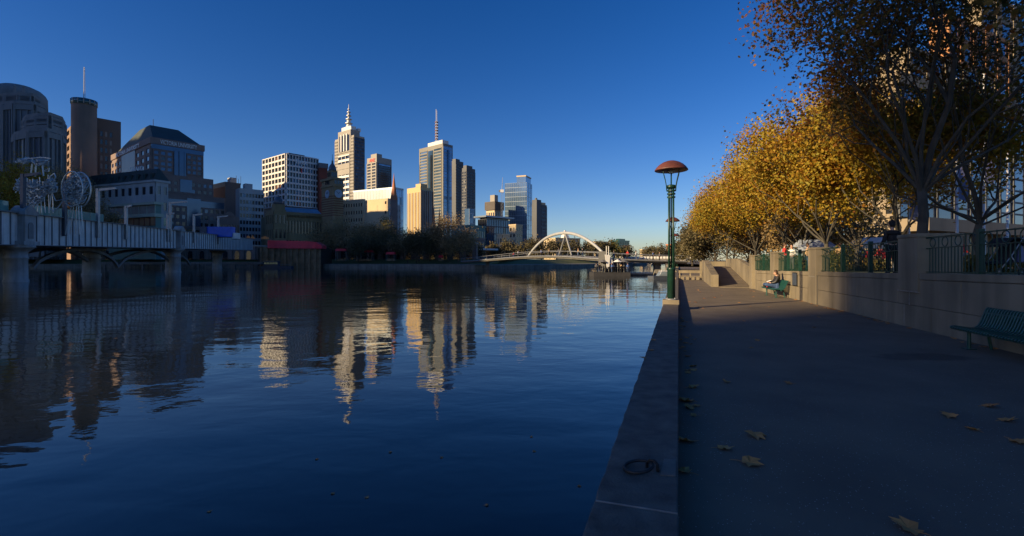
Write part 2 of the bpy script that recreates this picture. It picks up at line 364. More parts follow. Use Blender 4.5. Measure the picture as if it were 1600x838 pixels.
while k < KEND - .1:
    k1 = min(k + 3.1, KEND)
    o = MB().hexa([(k+.004,-.015,ztop(k)-.165),(k1-.004,-.015,ztop(k1)-.165),(k1-.004,.36,ztop(k1)-.165),(k+.004,.36,ztop(k)-.165)],
                  [(k+.004,-.015,ztop(k)),(k1-.004,-.015,ztop(k1)),(k1-.004,.36,ztop(k1)),(k+.004,.36,ztop(k))]).build('coping', concrete, wall)
    bevel(o, .01, 2); k = k1
# piers
PIERS = []
def pier(pa, pb, proud, deep, extra, low):
    ka, kb = kpx(pa), kpx(pb); kc = (ka+kb)/2; zt = ztop(kc) + extra
    pr = MB().box(ka, kb, -proud, deep, -.02 if low is None else low, zt - .10).build('pier', concrete, wall); bevel(pr, .012)
    cp = MB().box(ka-.02, kb+.02, -proud-.02, deep+.02, zt-.098, zt).build('pier_cap', concrete, pr); bevel(cp, .015)
    PIERS.append((ka, kb)); return pr
pier(1171.5, 1175.5, .03, .42, .98, None); pier(1204.5, 1211, .04, .42, 1.02, None); pier(1265, 1277, .06, .45, 1.0, None)
big = pier(1406, 1437, .05, .95, 1.05, .98)
MB().box(kpx(1277)+.004, kpx(1277)+.05, -.022, .06, 0, ztop(13)-.17).build('shadow_joint', mortar, wall)
MB().box(kpx(1406)-.012, kpx(1437)+.012, -.054, .02, .955, .979).build('pale_joint', pale_joint, wall)
MB().box(kpx(1421)-.01, kpx(1421)+.01, -.008, .02, .60, .955).build('pale_joint', pale_joint, wall)
MB().box(kpx(1413)-.009, kpx(1413)+.009, -.008, .02, .0, .60).build('pale_joint', pale_joint, wall)
MB().box(kpx(1266)+.02, kpx(1276)-.02, -.066, .02, 1.12, 1.14).build('pale_joint', pale_joint, wall)
# slotted metal plate on the wall behind the reader
vp = root('wall_grille', Wp(kpx(1243), -.012, .62), WA, 'dark slotted metal plate fixed to the sunlit wall behind the reader', 'grille')
MB().box(-.32, .32, -.03, .012, 0, .62).build('plate', iron, vp)
for i in range(5): MB().box(-.27 + i*.115, -.19 + i*.115, -.05, -.03, .04, .58).build('slat', navy, vp)
# drainpipe lines on the pier
# ---------------------------------------------------------------- iron fence bays
bar_me = MB().box(-.009,.009,-.009,.009,0,.62).mesh('bar', green); bar_long = MB().box(-.009,.009,-.009,.009,0,.92).mesh('bar', green)
ring_me = MB().tube([(.115*math.cos(a),0,.115*math.sin(a)) for a in [i*2*math.pi/20 for i in range(20)]], .011, 6, closed=True).mesh('ring', green, True)
def fence(ka, kb, label):
    f = root('iron_fence', Wp(ka, .15, 0), WA, label, 'fence', 'green iron fence bays on the retaining wall')
    Ln = kb - ka; base = lambda x: ztop(ka + x)
    for hgt, th in ((.05, .022), (.655, .02), (.93, .03)):
        MB().hexa([(0,-.02,base(0)+hgt-th),(Ln,-.02,base(Ln)+hgt-th),(Ln,.02,base(Ln)+hgt-th),(0,.02,base(0)+hgt-th)],
                  [(0,-.02,base(0)+hgt),(Ln,-.02,base(Ln)+hgt),(Ln,.02,base(Ln)+hgt),(0,.02,base(0)+hgt)]).build('rail', green, f)
    npost = max(1, round(Ln / 2.1)); step = Ln / npost; nb = max(3, round(step / .125))
    for i in range(npost + 1):
        x = i * step
        if 0 < i < npost:
            o = MB().box(x-.055, x+.055, -.055, .055, base(x)-.01, base(x)+1.0).build('post', green, f)
        if i < npost:
            for j in range(1, nb):
                xx = x + step * j / nb; link('bar', bar_long if j % 4 == 0 else bar_me, f, (xx, 0, base(xx) + .02))
            for j in range(2, nb, 4):
                xx = x + step * j / nb; link('ring', ring_me, f, (xx, 0, base(xx) + .785))
    return f
fence(.35, PIERS[0][0], 'short dark green fence bay beside the ramp, farthest along the wall')
fence(PIERS[0][1], PIERS[1][0], 'green iron fence bay above the wall just beyond the seated reader')
fence(PIERS[1][1], PIERS[2][0], 'green iron fence bay directly above the seated reader')
fence(PIERS[2][1], PIERS[3][0], 'green iron fence bay with thick posts where the standing man leans')
fence(PIERS[3][1] + .02, KEND, 'shaded iron fence bay with rings above the near green bench')

# ---------------------------------------------------------------- ramp with its parapet
par = root('ramp_parapet', S(35.7, 2.35, 0), 0, 'sunlit concrete parapet sloping up beside the ramp', 'parapet')
def sprism(parent, name, prof, t0, t1, mat):     # profile in (s, z), extruded in t
    n2 = len(prof); vs = [tuple(S(s,t0,z)) for s,z in prof] + [tuple(S(s,t1,z)) for s,z in prof]
    fs = [tuple(range(n2)), tuple(range(n2,2*n2))[::-1]] + [(i, n2+i, n2+(i+1)%n2, (i+1)%n2) for i in range(n2)]
    o = MB().add(vs, fs).build(name, mat, parent, world=True) if parent else MB().add(vs, fs).build(name, mat)
    return o
bevel(sprism(par, 'wall_face', [(35.7,-.02),(35.7,.82),(46.5,1.82),(49.6,1.82),(49.6,-.02)], 2.1, 2.58, concrete), .015)
rp = sprism(None, 'ramp', [(35.4,.004),(49.5,1.2),(54,1.2),(54,-.5),(35.4,-.5)], 2.585, 4.55, asphalt); tag(rp, kind='structure')
tag(sprism(None, 'ramp_threshold', [(35.05,-.02),(35.05,.03),(35.39,.03),(35.39,-.02)], 2.6, 4.5, concrete), kind='structure')
rw = root('ramp_side_wall', S(33.3, 4.55, 0), 0, 'sunlit concrete side wall stepping up along the ramp', 'wall')
bevel(sprism(rw, 'lower_panel', [(33.25,-.02),(33.25,1.17),(40,1.62),(40,-.02)], 4.56, 4.9, concrete), .012)
bevel(sprism(rw, 'upper_panel', [(40.02,-.02),(40.02,1.63),(44,1.95),(53.9,1.95),(53.9,-.02)], 4.562, 4.9, concrete), .012)
bw = root('ramp_end_wall', S(54.02, 3.4, 0), 0, 'low concrete wall closing the head of the ramp', 'wall')
bevel(sprism(bw, 'wall_face', [(54.02,-.02),(54.02,1.68),(54.35,1.68),(54.35,-.02)], 2.1, 4.555, concrete), .012)
# low timber and concrete barrier across the walk
br = root('walkway_barrier', S(48.2, 1.0, 0), 0, 'low pale barrier of rails and blocks across the end of the walk', 'barrier')
for z0, z1 in ((.62,.86),(.30,.36)): sprism(br, 'rail', [(48.1,z0),(48.1,z1),(48.3,z1),(48.3,z0)], .02, 2.05, concrete)
for t in (.05,.98,1.9): sprism(br, 'post', [(48.14,-.02),(48.14,.8),(48.26,.8),(48.26,-.02)], t, t+.12, concrete)
for t in (.22,.66,1.15,1.56): sprism(br, 'block', [(47.9,-.004),(47.9,.26),(48.5,.26),(48.5,-.004)], t, t+.26, concrete)
# ================================================================ rail girder bridge on the left
BA = Vector((-68, 67, 0)); BE = Vector((-101.3, 190, 0)); BDv = (BE - BA).normalized(); BNv = Vector((-BDv.y, BDv.x, 0)); BL = (BE - BA).length
BAng = math.atan2(BDv.y, BDv.x)
# local frame: x along the bridge (0 at the near pier), y away from the camera side (to the left), z up
if BNv.x > 0: BNv = -BNv
def bz(x): return 3.85 + (5.75 - 3.85) * x / BL          # underside
GD = 4.55
def bpx(px):
    m = (px - HX) / F; return (m * BA.y - BA.x) / (BDv.x - m * BDv.y)
bridge = root('girder_bridge', (BA.x, BA.y, WZ), BAng, 'grey steel girder bridge with ribbed side crossing the river on stone columns', 'bridge')
def bl(z): return z - WZ
def slab(x0, x1, y0, y1, a0, a1, name, mat, par=bridge):   # a0/a1: offsets above the underside
    return MB().hexa([(x0,y0,bl(bz(x0)+a0)),(x1,y0,bl(bz(x1)+a0)),(x1,y1,bl(bz(x1)+a0)),(x0,y1,bl(bz(x0)+a0))],
                     [(x0,y0,bl(bz(x0)+a1)),(x1,y0,bl(bz(x1)+a1)),(x1,y1,bl(bz(x1)+a1)),(x0,y1,bl(bz(x0)+a1))]).build(name, mat, par)
X0, X1 = -26.0, BL
# camera lies on the -y side of the bridge line
xp2 = bpx(279)
slab(X0, X1, 0, .12, .1, GD-.12, 'web', girder)
slab(X0, X1, -.35, .5, 0, .12, 'bottom_flange', girder2)
slab(X0, X1, -.38, .5, GD-.12, GD, 'top_flange', girder2)
slab(X0, X1, .5, 15.5, .9, 1.6, 'deck', girder2)
slab(X0, X1, 15.5, 15.7, 0, 3.4, 'far_girder', girder2)
step = xp2 / 32
x = X0 + .3
stif = None
while x < X1 - .2:
    if not (abs(x-bpx(36)) < 1.5 or abs(x - xp2) < 1.5):
        if stif is None: stif = MB().hexa([(-.05,-.13,0),(.05,-.13,0),(.05,0,0),(-.05,0,0)], [(-.05,-.13,GD-.25),(.05,-.13,GD-.25),(.05,0,GD-.25),(-.05,0,GD-.25)]).mesh('stiffener', girder2)
        link('stiffener', stif, bridge, (x, -.002, bl(bz(x)+.122)))
    x += step
# glass balustrade and handrail on the deck edge
xx = X0
while xx < bpx(165):
    if abs(xx) > 2.2:
        z = bl(bz(xx) + GD); link('glass_panel', MB().box(.05, 2.05, .9, .94, 0, 1.5).mesh('glass_panel', teal), bridge, (xx, 0, z))
    xx += 2.15
def column(x, y, r, zt, name, full):
    c = root(name, BA + BDv*x + BNv*y*(1 if True else 1), BAng) if False else None
    m = MB(); h = bl(zt)
    m.lathe([(r*1.08,-2),(r*1.08,.25),(r,.4),(r*.97,h*.62),(r*1.04,h*.63),(r*1.04,h*.68),(r*.97,h*.69),(r*.97,h*.8),(r*1.12,h*.84),(r*1.5,h*.92),(r*1.6,h*.93),(r*1.6,h)], 24)
    o = m.build('column', bstone, bridge, True, loc=(x, y, 0))
    return o
for xq in (bpx(36), xp2):
    column(xq, .8, 1.25, bz(xq) + .05, 'column', True)
    # stone turret standing in front of the girder
    z0 = bl(bz(xq)) + .06
    t = MB().box(xq-1.6, xq+1.6, -1.05, .8, z0, z0+.55).build('turret', bstone, bridge)
    MB().box(xq-1.12, xq+1.12, -.85, .6, z0+.56, z0+GD-.4).build('shaft', bstone, t)
    MB().box(xq-1.4, xq+1.4, -1.05, .8, z0+GD-.39, z0+GD+.15).build('cornice', bstone, t)
    pts = [(xq-1.3+2.6*i/8, .8*math.sin(math.pi*i/8)*1.0) for i in range(9)]
    vs = [(a, -.95, z0+GD+.16+b2) for a, b2 in pts] + [(a, .7, z0+GD+.16+b2) for a, b2 in pts]
    MB().add(vs, [tuple(range(9)), tuple(range(9,18))[::-1]] + [(i, 9+i, 9+(i+1)%9, (i+1)%9) for i in range(9)]).build('curved_cap', bstone, t)
    # arched niche
    ar = [(xq + .5*math.cos(a), z0 + 2.7 + .5*math.sin(a)) for a in [math.pi*i/10 for i in range(11)]] + [(xq-.5, z0+.9), (xq+.5, z0+.9)]
    nA = len(ar); vs = [(a,-.93,c) for a,c in ar] + [(a,-.86,c) for a,c in ar]
    MB().add(vs, [tuple(range(nA))[::-1], tuple(range(nA,2*nA))] + [(i,(i+1)%nA,nA+(i+1)%nA,nA+i) for i in range(nA)]).build('niche', girder2, t)
# inner columns and arched ribs under the deck
def bpxy(px, y):
    m2 = (px - HX) / F; Q = BA + BNv*y; return (m2 * Q.y - Q.x) / (BDv.x - m2 * BDv.y)
inner = [(bpxy(-6,9), 9), (bpxy(143,9), 9), (bpxy(268,9), 9), (bpxy(268,9)+40, 9)]
for xq, yq in inner:
    column(xq, yq, 1.5, bz(xq)-.2, 'column', False)
for (xa, ya), (xb, yb) in zip(inner, inner[1:]):
    if xa > xp2: continue
    for yy in (4.5, 9.0):
        pts = []
        za, zb = .9 - WZ, .9 - WZ
        for i in range(17):
            u = i/16; xq = xa + (xb-xa)*u; pts.append((xq, yy, bl(.6) + (bl(bz(xq)) - .3 - bl(.6)) * math.sin(math.pi*u)**.6))
        m = MB()
        for a, b2 in zip(pts, pts[1:]):
            m.hexa([(a[0],yy-.25,a[2]-.35),(b2[0],yy-.25,b2[2]-.35),(b2[0],yy+.25,b2[2]-.35),(a[0],yy+.25,a[2]-.35)],
                   [(a[0],yy-.25,a[2]+.2),(b2[0],yy-.25,b2[2]+.2),(b2[0],yy+.25,b2[2]+.2),(a[0],yy+.25,a[2]+.2)])
        m.build('arch_rib', girder2, bridge)
def Bw(px, up, y=4.0):          # a place on the deck: pixel column, height above the top flange
    x = bpx(px); return x
# overhead gantry posts on the deck
GT = [(36,63,272,-1),(101,136,282,-1),(153,181,295,1),(197,205,322,1),(266,292,316,1),(262,272,334,1),(303,316,335,1),(341,356,338,1)]
words9 = ['beside the tall wire sculpture','in front of the oval wire sculpture','in front of the grey hotel','before the green podium','with the widest pale arm, before the brick university building','with the short arm, beside the widest pale arm','beside the blue containers','at the end of the girder']
for (pa, pb, py, sgn), wd in zip(GT, words9):
    yq = 2.2; base = Vector((0,0,0)); xq = bpx(pa)
    wpos = BA + BDv*xq + BNv*yq; Yd = wpos.y
    xa = (pa-HX)/F*Yd
    ztp = ZT(py, Yd); zb = bz(xq) + 1.6
    gp = root('gantry_post', (xa, Yd, zb), 0, 'tall steel gantry post ' + wd, 'post', 'gantry posts along the girder bridge')
    L2 = (pb-pa)/F*Yd; hh = ztp - zb
    mt2 = navy if pa < 120 else steel
    MB().box(-.22,.22,-.22,.22,0,hh).build('mast', mt2, gp)
    MB().hexa([(.22,-.14,hh-.45),(L2,-.14,hh-.1),(L2,.14,hh-.1),(.22,.14,hh-.45)],[(.22,-.14,hh-.01),(L2,-.14,hh+.25),(L2,.14,hh+.25),(.22,.14,hh-.01)]).build('arm', mt2, gp)
# ---------------------------------------------------------------- wire sculptures
rs = random.Random(11)
def wire_blob(m, c, ax, ay, n2, r, flat=.6, seed=1):
    rr = random.Random(seed)
    for i in range(n2):
        a = rr.uniform(0, 6.28); q = math.sqrt(rr.random()) * .86; cx, cz = c[0] + ax*q*math.cos(a), c[2] + ay*q*math.sin(a)
        r0 = rr.uniform(.12, .34) * ax; ph = rr.uniform(0, 6.28); tl = rr.uniform(-.8,.8)
        pts = []
        for k in range(12):
            u = ph + k/12*6.28; s = r0*(1+.25*math.sin(3*u+ph)); pts.append((cx + s*math.cos(u), c[1] + flat*math.sin(u+tl)*.8 + rr.uniform(-.05,.05), cz + s*1.1*math.sin(u)))
        m.tube(pts, r, 4, closed=True)
p = P(119, 338, 72.5); sc = 72.5/F
sp = root('wire_sculpture', (p.x, p.y, bz(bpx(119))+1.6), 0, 'flat oval head of tangled pale wire on splayed legs on the bridge', 'sculpture')
zc = ZT(296, p.y) - (bz(bpx(119))+1.6); ax, az = 16.5*sc, 27*sc
m = MB()
for dy in (-.35, .35): m.tube([(ax*math.cos(a) + dy*.8, dy, zc + az*math.sin(a)) for a in [i*2*math.pi/40 for i in range(40)]], .11, 6, closed=True)
m.build('oval_rim', wire, sp, True)
m = MB(); wire_blob(m, (0,0,zc), ax, az, 130, .05, seed=5); m.build('wire_tangle', wire, sp)
for lx, fx in ((-.7,-1.6),(-.35,-.9),(.05,-.1),(.35,.5),(.75,1.0)): MB().tube([(lx,0,zc-az*.93),(fx,0,0)], .07, 6).build('leg', wire, sp)
p = P(30, 330, 67.0); sc = 67/F; zb = bz(bpx(30)) + 1.6
sp = root('wire_sculpture', (p.x, p.y + 3, zb), 0, 'tall wire figure with a dish-shaped head on the bridge, leftmost in the picture', 'sculpture')
def q(px, py): return ((px-30)*sc*1.045, 0, ZT(py, p.y+3) - zb)
m = MB(); wire_blob(m, q(20,302), 17*sc, 24*sc, 110, .045, seed=8); wire_blob(m, q(2,292), 12*sc, 14*sc, 40, .045, seed=9); wire_blob(m, q(45,292), 8*sc, 16*sc, 40, .045, seed=19); m.build('body_tangle', wire, sp)
m = MB(); wire_blob(m, q(32,252), 12*sc, 4*sc, 40, .04, seed=10); wire_blob(m, q(6,251), 12*sc, 3*sc, 30, .04, seed=12); m.build('dish_tangle', wire, sp)
MB().tube([q(-6,249),q(14,248),q(30,246),q(46,248),q(40,254),q(33,258),q(24,254),q(14,253),q(0,254)], .08, 6, closed=True).build('dish_rim', wire, sp)
for a, b2 in (((17,256),(15,275)),((23,256),(22,276)),((33,258),(35,275))): MB().tube([q(*a), q(*b2)], .09, 6).build('neck_wire', wire, sp)
m = MB()
for loop in ([(35,268),(44,263),(43,268)],[(40,288),(46,276),(52,271),(54,277),(50,285),(44,289)],[(45,292),(53,290),(57,294),(55,300),(49,300)],[(48,300),(54,314),(66,312),(60,322),(52,330),(44,326)],[(-8,280),(2,285),(8,300),(-2,292)]):
    m.tube([q(*a) for a in loop], .08, 6, closed=True)
m.build('fin', wire, sp)
m = MB()
for k in range(9): m.tube([q(3+k*5.5+rs.uniform(-2,2), 278+rs.uniform(-5,8)), q(2+k*6, 333)], .06, 5)
m.build('stand_wire', wire, sp)
# ---------------------------------------------------------------- loads on the bridge
def crate(px0, px1, y0, y1, Y, name, label, mat, cat):
    a, b2 = P(px0, y1, Y), P(px1, y0, Y); wd, hh = b2.x - a.x, b2.z - a.z
    r0 = root(name, ((a.x+b2.x)/2, Y, a.z), .12, label, cat)
    bd = MB().box(-wd/2, wd/2, 0, 2.4, .12, hh).build('body', mat, r0)
    nr = max(3, int(wd/.8))
    rb = MB().box(-.05,.05,-.05,0,.2,hh-.08).mesh('rib', mat)
    for i in range(nr): link('rib', rb, r0, (-wd/2 + (i+.5)*wd/nr, -.001, 0))
    MB().box(-wd/2, wd/2, .1, 2.3, 0, .118).build('base_frame', iron, r0)
    return r0
Yt = (BA + BDv*bpx(335)).y + 1.2
crate(322.5,361,354.5,371,Yt+1,'shipping_container','bright blue container standing behind the girder','bluep' and bluep,'container')
crate(312.5,322,354.5,370,Yt,'site_hut','dark blue and white site hut left of the blue container',navy,'hut')
crate(361.5,370,364,374,Yt+2,'white_crate','small white crate at the far end of the blue container',whitep,'crate')
def orange_heap(px, py, Y, wd, label, sd):
    p = P(px, py, Y); rr = random.Random(sd); m = MB()
    o = root('barrier_heap', p, 0, label, 'barriers')
    for i in range(7):
        x = rr.uniform(-wd/2, wd/2); z = rr.uniform(0, .3)
        h2 = rr.uniform(.6, 1.6) * (1 - abs(x)/wd)
        MB().hexa([(x-.5,-.3,0),(x+.5,-.3,0),(x+.5,.3,0),(x-.5,.3,0)],[(x-.2,-.1,h2+z),(x+.2,-.1,h2+z),(x+.2,.1,h2+z),(x-.2,.1,h2+z)]).build('barrier', orangep, o)
orange_heap(392, 373, 190, 3.0, 'orange plastic barriers piled at the end of the girder', 1)
orange_heap(414, 374, 196, 2.4, 'low orange plastic barriers beside the red canopy', 2)
# ================================================================ city buildings
GA = 50.0
class Bld:
    """A block seen at its near corner: pixel columns of corner, left end and right end, pixel row of the top, distance Y."""
    def __init__(s, name, label, cat, xc, xl, xr, ytop, Y, a=GA, zb=2.2, group=None, seed=1):
        s.a = R(a); s.Y = Y; c = P(xc, 0, Y); s.c = Vector((c.x, c.y, 0)); s.zb = zb
        s.dr = Vector((math.cos(s.a), math.sin(s.a), 0)); s.dl = Vector((-math.sin(s.a), math.cos(s.a), 0))
        s.wr = s.hit(xr, s.dr); s.wl = s.hit(xl, s.dl); s.h = ZT(ytop, Y) - zb
        s.r = root(name, (c.x, c.y, zb), s.a, label, cat, group); s.rng = random.Random(seed)
    def hit(s, px, d):
        m = (px - HX) / F; return (m * s.c.y - s.c.x) / (d.x - m * d.y)
    def z(s, py): return ZT(py, s.Y) - s.zb
    def core(s, name, mat, x0=0, x1=None, y0=0, y1=None, z0=0, z1=None):
        return MB().box(x0, s.wr if x1 is None else x1, y0, s.wl if y1 is None else y1, z0, s.h if z1 is None else z1).build(name, mat, s.r)
    def fbox(s, m, face, u0, u1, d0, d1, z0, z1, ox=0.0):
        if face == 'R': m.box(u0, u1, ox - d1, ox - d0, z0, z1)
        else: m.box(ox - d1, ox - d0, u0, u1, z0, z1)
    def grid(s, face, nx, nz, u0, u1, z0, z1, mat, glass, pier=.3, span=.35, dep=.35, ox=0.0, each=True, frame='facade_frame', pane='window'):
        cw = (u1-u0)/nx; ch = (z1-z0)/nz; m = MB()
        pw = pier*cw; sh = span*ch
        if pier > 0:
            for i in range(nx+1):
                a = max(u0, u0 + i*cw - pw/2); b = min(u1, u0 + i*cw + pw/2); s.fbox(m, face, a, b, 0, dep, z0, z1, ox)
        if span > 0:
            for j in range(nz+1):
                a = max(z0, z0 + j*ch - sh/2); b = min(z1, z0 + j*ch + sh/2); s.fbox(m, face, u0, u1, 0, dep - .06, a, b, ox)
        if m.v: m.build(frame, mat, s.r)
        gl = glass if isinstance(glass, (list, tuple)) else [glass]
        W, Hh = cw - pw + .02, ch - sh + .02
        if each:
            mes = []
            for gm in gl:
                m = MB(); s.fbox(m, face, -W/2, W/2, .0, .08, -Hh/2, Hh/2, 0); mes.append(m.mesh(pane, gm))
            for i in range(nx):
                for j in range(nz):
                    u = u0 + (i+.5)*cw; zz = z0 + (j+.5)*ch; me = mes[0] if s.rng.random() < .7 else s.rng.choice(mes)
                    link(pane, me, s.r, (u, ox, zz) if face == 'R' else (ox, u, zz))
        else:
            m = MB(); 
            for i in range(nx):
                for j in range(nz):
                    u = u0 + i*cw + pw/2; zz = z0 + j*ch + sh/2; b4 = len(m.f)
                    s.fbox(m, face, u, u + cw - pw, 0, .08, zz, zz + ch - sh, ox)
                    mi = 0 if s.rng.random() < .7 else s.rng.randrange(len(gl))
                    for q2 in range(b4, len(m.f)): m.m[q2] = mi
            tag(m.build('window_field', list(gl), s.r), kind='stuff')
    def text(s, face, body, size, mat, u, z, ox=0.0, dep=.25, fit=None):
        o = lettering(body, size, mat, s.r, (u, ox - dep, z) if face == 'R' else (ox - dep, u, z), 0 if face == 'R' else -math.pi/2)
        if fit: o.scale.x = fit / max(.1, max(v.co.x for v in o.data.vertices))
        return o
def lettering(body, size, mat, parent, loc, rz, ext=.06):
    cu = bpy.data.curves.new('lettering', 'FONT'); cu.body = body; cu.size = size; cu.extrude = ext; cu.resolution_u = 2; cu.align_x = 'LEFT'; cu.offset = size*.012
    t = bpy.data.objects.new('tmp', cu); COL.objects.link(t); bpy.context.view_layer.update()
    me = bpy.data.meshes.new_from_object(t.evaluated_get(bpy.context.evaluated_depsgraph_get())); bpy.data.objects.remove(t)
    me.materials.clear(); me.materials.append(mat)
    return link('lettering', me, parent, loc, rot=(math.pi/2, 0, rz))
signm = pm('sign_white', (.80,.80,.78), .5, .02, 1); signr = pm('sign_red', (.65,.05,.03), .5, .05, 1)

# --- domed dark stone tower at the left edge
def facet_block(r0, pts, z0, z1, mat, pmat, nper=3, name='block', dep=.7, strip=None):
    M = MW[r0].inverted(); z0 -= MW[r0].translation.z; z1 -= MW[r0].translation.z
    pl = [(M @ Vector((p.x, p.y, 0))).xy for p in pts]
    b = MB().prism([tuple(p) for p in pl], z0, z1).build(name, strip or f_slate2, r0)
    n2 = len(pl); m = MB()
    for i in range(n2 - 2):
        a, c = Vector(pl[i]), Vector(pl[i+1]); e = (c-a); Ln = e.length; e.normalize(); nn = Vector((e.y, -e.x))
        for k in range(nper + 1):
            wd = Ln / nper * (.34 if k in (0, nper) else .16); u = min(max(Ln*k/nper, wd/2), Ln-wd/2); q0 = a + e*(u-wd/2); q1 = a + e*(u+wd/2)
            dd = dep if k in (0, nper) else dep*.6
            m.hexa([(*q0,z0),(*(q0+nn*-.1),z0),(*(q1+nn*-.1),z0),(*q1,z0)][::-1] if False else [(*(q0+nn*dd),z0),(*(q1+nn*dd),z0),(*q1,z0),(*q0,z0)],
                   [(*(q0+nn*dd),z1),(*(q1+nn*dd),z1),(*q1,z1),(*q0,z1)])
        for zc in (z1 - 2.5, (z0+z1)/2, z0 + 1):
            m.hexa([(*(a+nn*dep*.9),zc),(*(c+nn*dep*.9),zc),(*c,zc),(*a,zc)], [(*(a+nn*dep*.9),zc+2.3),(*(c+nn*dep*.9),zc+2.3),(*c,zc+2.3),(*a,zc+2.3)])
    m.build('piers_and_bands', pmat, b)
    n3 = len(pl); cx = sum(p[0] for p in pl)/n3; cy = sum(p[1] for p in pl)/n3
    MB().prism([(cx+(p[0]-cx)*1.03, cy+(p[1]-cy)*1.03) for p in pl], z1+.01, z1+1.3).build('cornice', pmat, b)
    return b
KD = .78
p0 = P(40, 0, 262*KD)
dt = root('domed_tower', (p0.x, p0.y, 2.2), 0, 'dark stepped stone tower with a domed top at the left edge', 'tower')
pp = lambda l: [Vector(((x-HX)/F*y*KD, y*KD, 0)) for x, y in l]
facet_block(dt, pp([(20,268),(25,262),(45,256),(72,254),(95,262),(101,274),(101,300),(10,300)]), 2.2, ZT(208,258*KD), f_slate, f_slate, 3, 'front_block')
facet_block(dt, pp([(36,268),(42,262),(58,259),(78,258),(97,266),(101.5,277),(101,302),(30,302)]), ZT(207.9,258*KD), ZT(181,258*KD), f_slate, f_slate, 3, 'front_upper')
facet_block(dt, pp([(-60,292),(-25,280),(6,276),(22,274),(54,276),(70,284),(70,320),(-60,320)]), 2.2, ZT(164,276*KD), f_slate, f_slate, 3, 'rear_block')
facet_block(dt, pp([(-50,294),(-20,284),(10,281),(30,280),(50,282),(61,290),(61,318),(-50,318)]), ZT(163.9,280*KD), ZT(149,280*KD), f_slate, f_slate, 3, 'rear_setback')
dc = P(28, 150, 298*KD); M = MW[dt].inverted() @ Vector((dc.x, dc.y, ZT(152,298*KD)))
MB().lathe([(r9*KD,z9*KD) for r9,z9 in [(13.6,-8),(13.4,.4),(12.4,2.6),(10.4,4.6),(7,6.2),(3.5,6.9),(.4,7.1)]], 28, M).build('dome', f_slate, dt, True)
for dx in (-11, 8, 12): MB().box(M.x+dx, M.x+dx+.8, M.y-10, M.y-9.4, M.z-1.5, M.z+1.8).build('pinnacle', f_slate, dt)

# --- brown concrete cluster with a round stair shaft and mast
b = Bld('brown_tower', 'brown concrete tower with a round shaft and a thin mast', 'tower', 150, 126, 189, 186, 345, 52, seed=2)
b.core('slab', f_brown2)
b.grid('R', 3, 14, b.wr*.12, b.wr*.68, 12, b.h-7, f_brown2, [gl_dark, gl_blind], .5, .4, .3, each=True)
MB().box(0, b.wr, 0, 1.2, b.h+.01, b.h+1).build('parapet', f_brown2, b.r)
cyl = P(131.5, 0, 335); ml = MW[b.r].inverted() @ Vector((cyl.x, cyl.y, 0)); rr_ = 15.5/F*335; zt2 = ZT(166,335)-2.2
c = MB().lathe([(rr_,0),(rr_,zt2)], 40, (ml.x, ml.y, 0)).build('round_shaft', f_brown, b.r, True)
MB().lathe([(rr_*1.02,0),(rr_*1.02,ZT(157,335)-ZT(166,335))], 40, (ml.x,ml.y,zt2+.01)).build('crown_band', gl_teal, c, True)
for i in range(14):
    a = i*2*math.pi/14; MB().box(ml.x+rr_*1.03*math.cos(a)-.25, ml.x+rr_*1.03*math.cos(a)+.25, ml.y+rr_*1.03*math.sin(a)-.25, ml.y+rr_*1.03*math.sin(a)+.25, zt2+.3, zt2+3.6).build('crown_fin', f_stone, c)
m = MB(); zt3 = ZT(157,335)-2.2; zt4 = ZT(105,335)-2.2
for k in range(3): a = k*2.094; m.tube([(ml.x+.55*math.cos(a), ml.y+.55*math.sin(a), zt3),(ml.x+.3*math.cos(a), ml.y+.3*math.sin(a), zt4)], .12, 5)
for k in range(22): zz = zt3+(zt4-zt3)*k/22; m.tube([(ml.x+.5*math.cos(q2), ml.y+.5*math.sin(q2), zz) for q2 in (0,2.094,4.188)], .08, 4, closed=True)
m.build('mast', steel, b.r)
b = Bld('balcony_block', 'sunlit brown balcony block left of the round shaft', 'building', 117.5, 101, 121, 190, 352, 50, seed=3)
b.core('wall', f_brown); b.grid('L', 3, 16, 0, b.wl, 6, b.h-2, f_brown, [gl_dark, gl_warm], .35, .4, .9, each=True)

# --- grey hotel with mansard
b = Bld('hotel', 'pale grey hotel with a dark green mansard and small windows behind the bridge', 'hotel', 243, 128, 262, 281, 205, 68, seed=4)
b.core('wall', f_grey); b.grid('L', 11, 4, 0, b.wl, 6, b.h-1, f_grey, [gl_dark, gl_teal, gl_blind], .5, .5, .35)
b.grid('R', 2, 4, 0, b.wr, 6, b.h-1, f_grey, [gl_dark, gl_teal], .5, .5, .35)
mz = b.z(262)
MB().prism([(-.5,-.5),(b.wr+.5,-.5),(b.wr+.5,b.wl+.5),(-.5,b.wl+.5)], b.h+.01, mz, top=[(2,2),(b.wr-2,2),(b.wr-2,b.wl-2),(2,b.wl-2)]).build('mansard_roof', f_roof, b.r)
MB().box(-.7, b.wr+.7, -.7, b.wl+.7, b.h-.9, b.h).build('cornice', f_grey, b.r)
for i in range(11): 
    u = b.wl*(i+.5)/11; d0 = MB().box(-.2, 1.6, u-.8, u+.8, b.h+.3, b.h+3.0).build('dormer', f_roof, b.r); MB().box(-.28,-.2,u-.5,u+.5,b.h+.6,b.h+2.5).build('pane', gl_teal, d0)
b.text('L', 'GRAND', 2.6, signm, b.wl*.36, mz-.2, dep=-1.0)
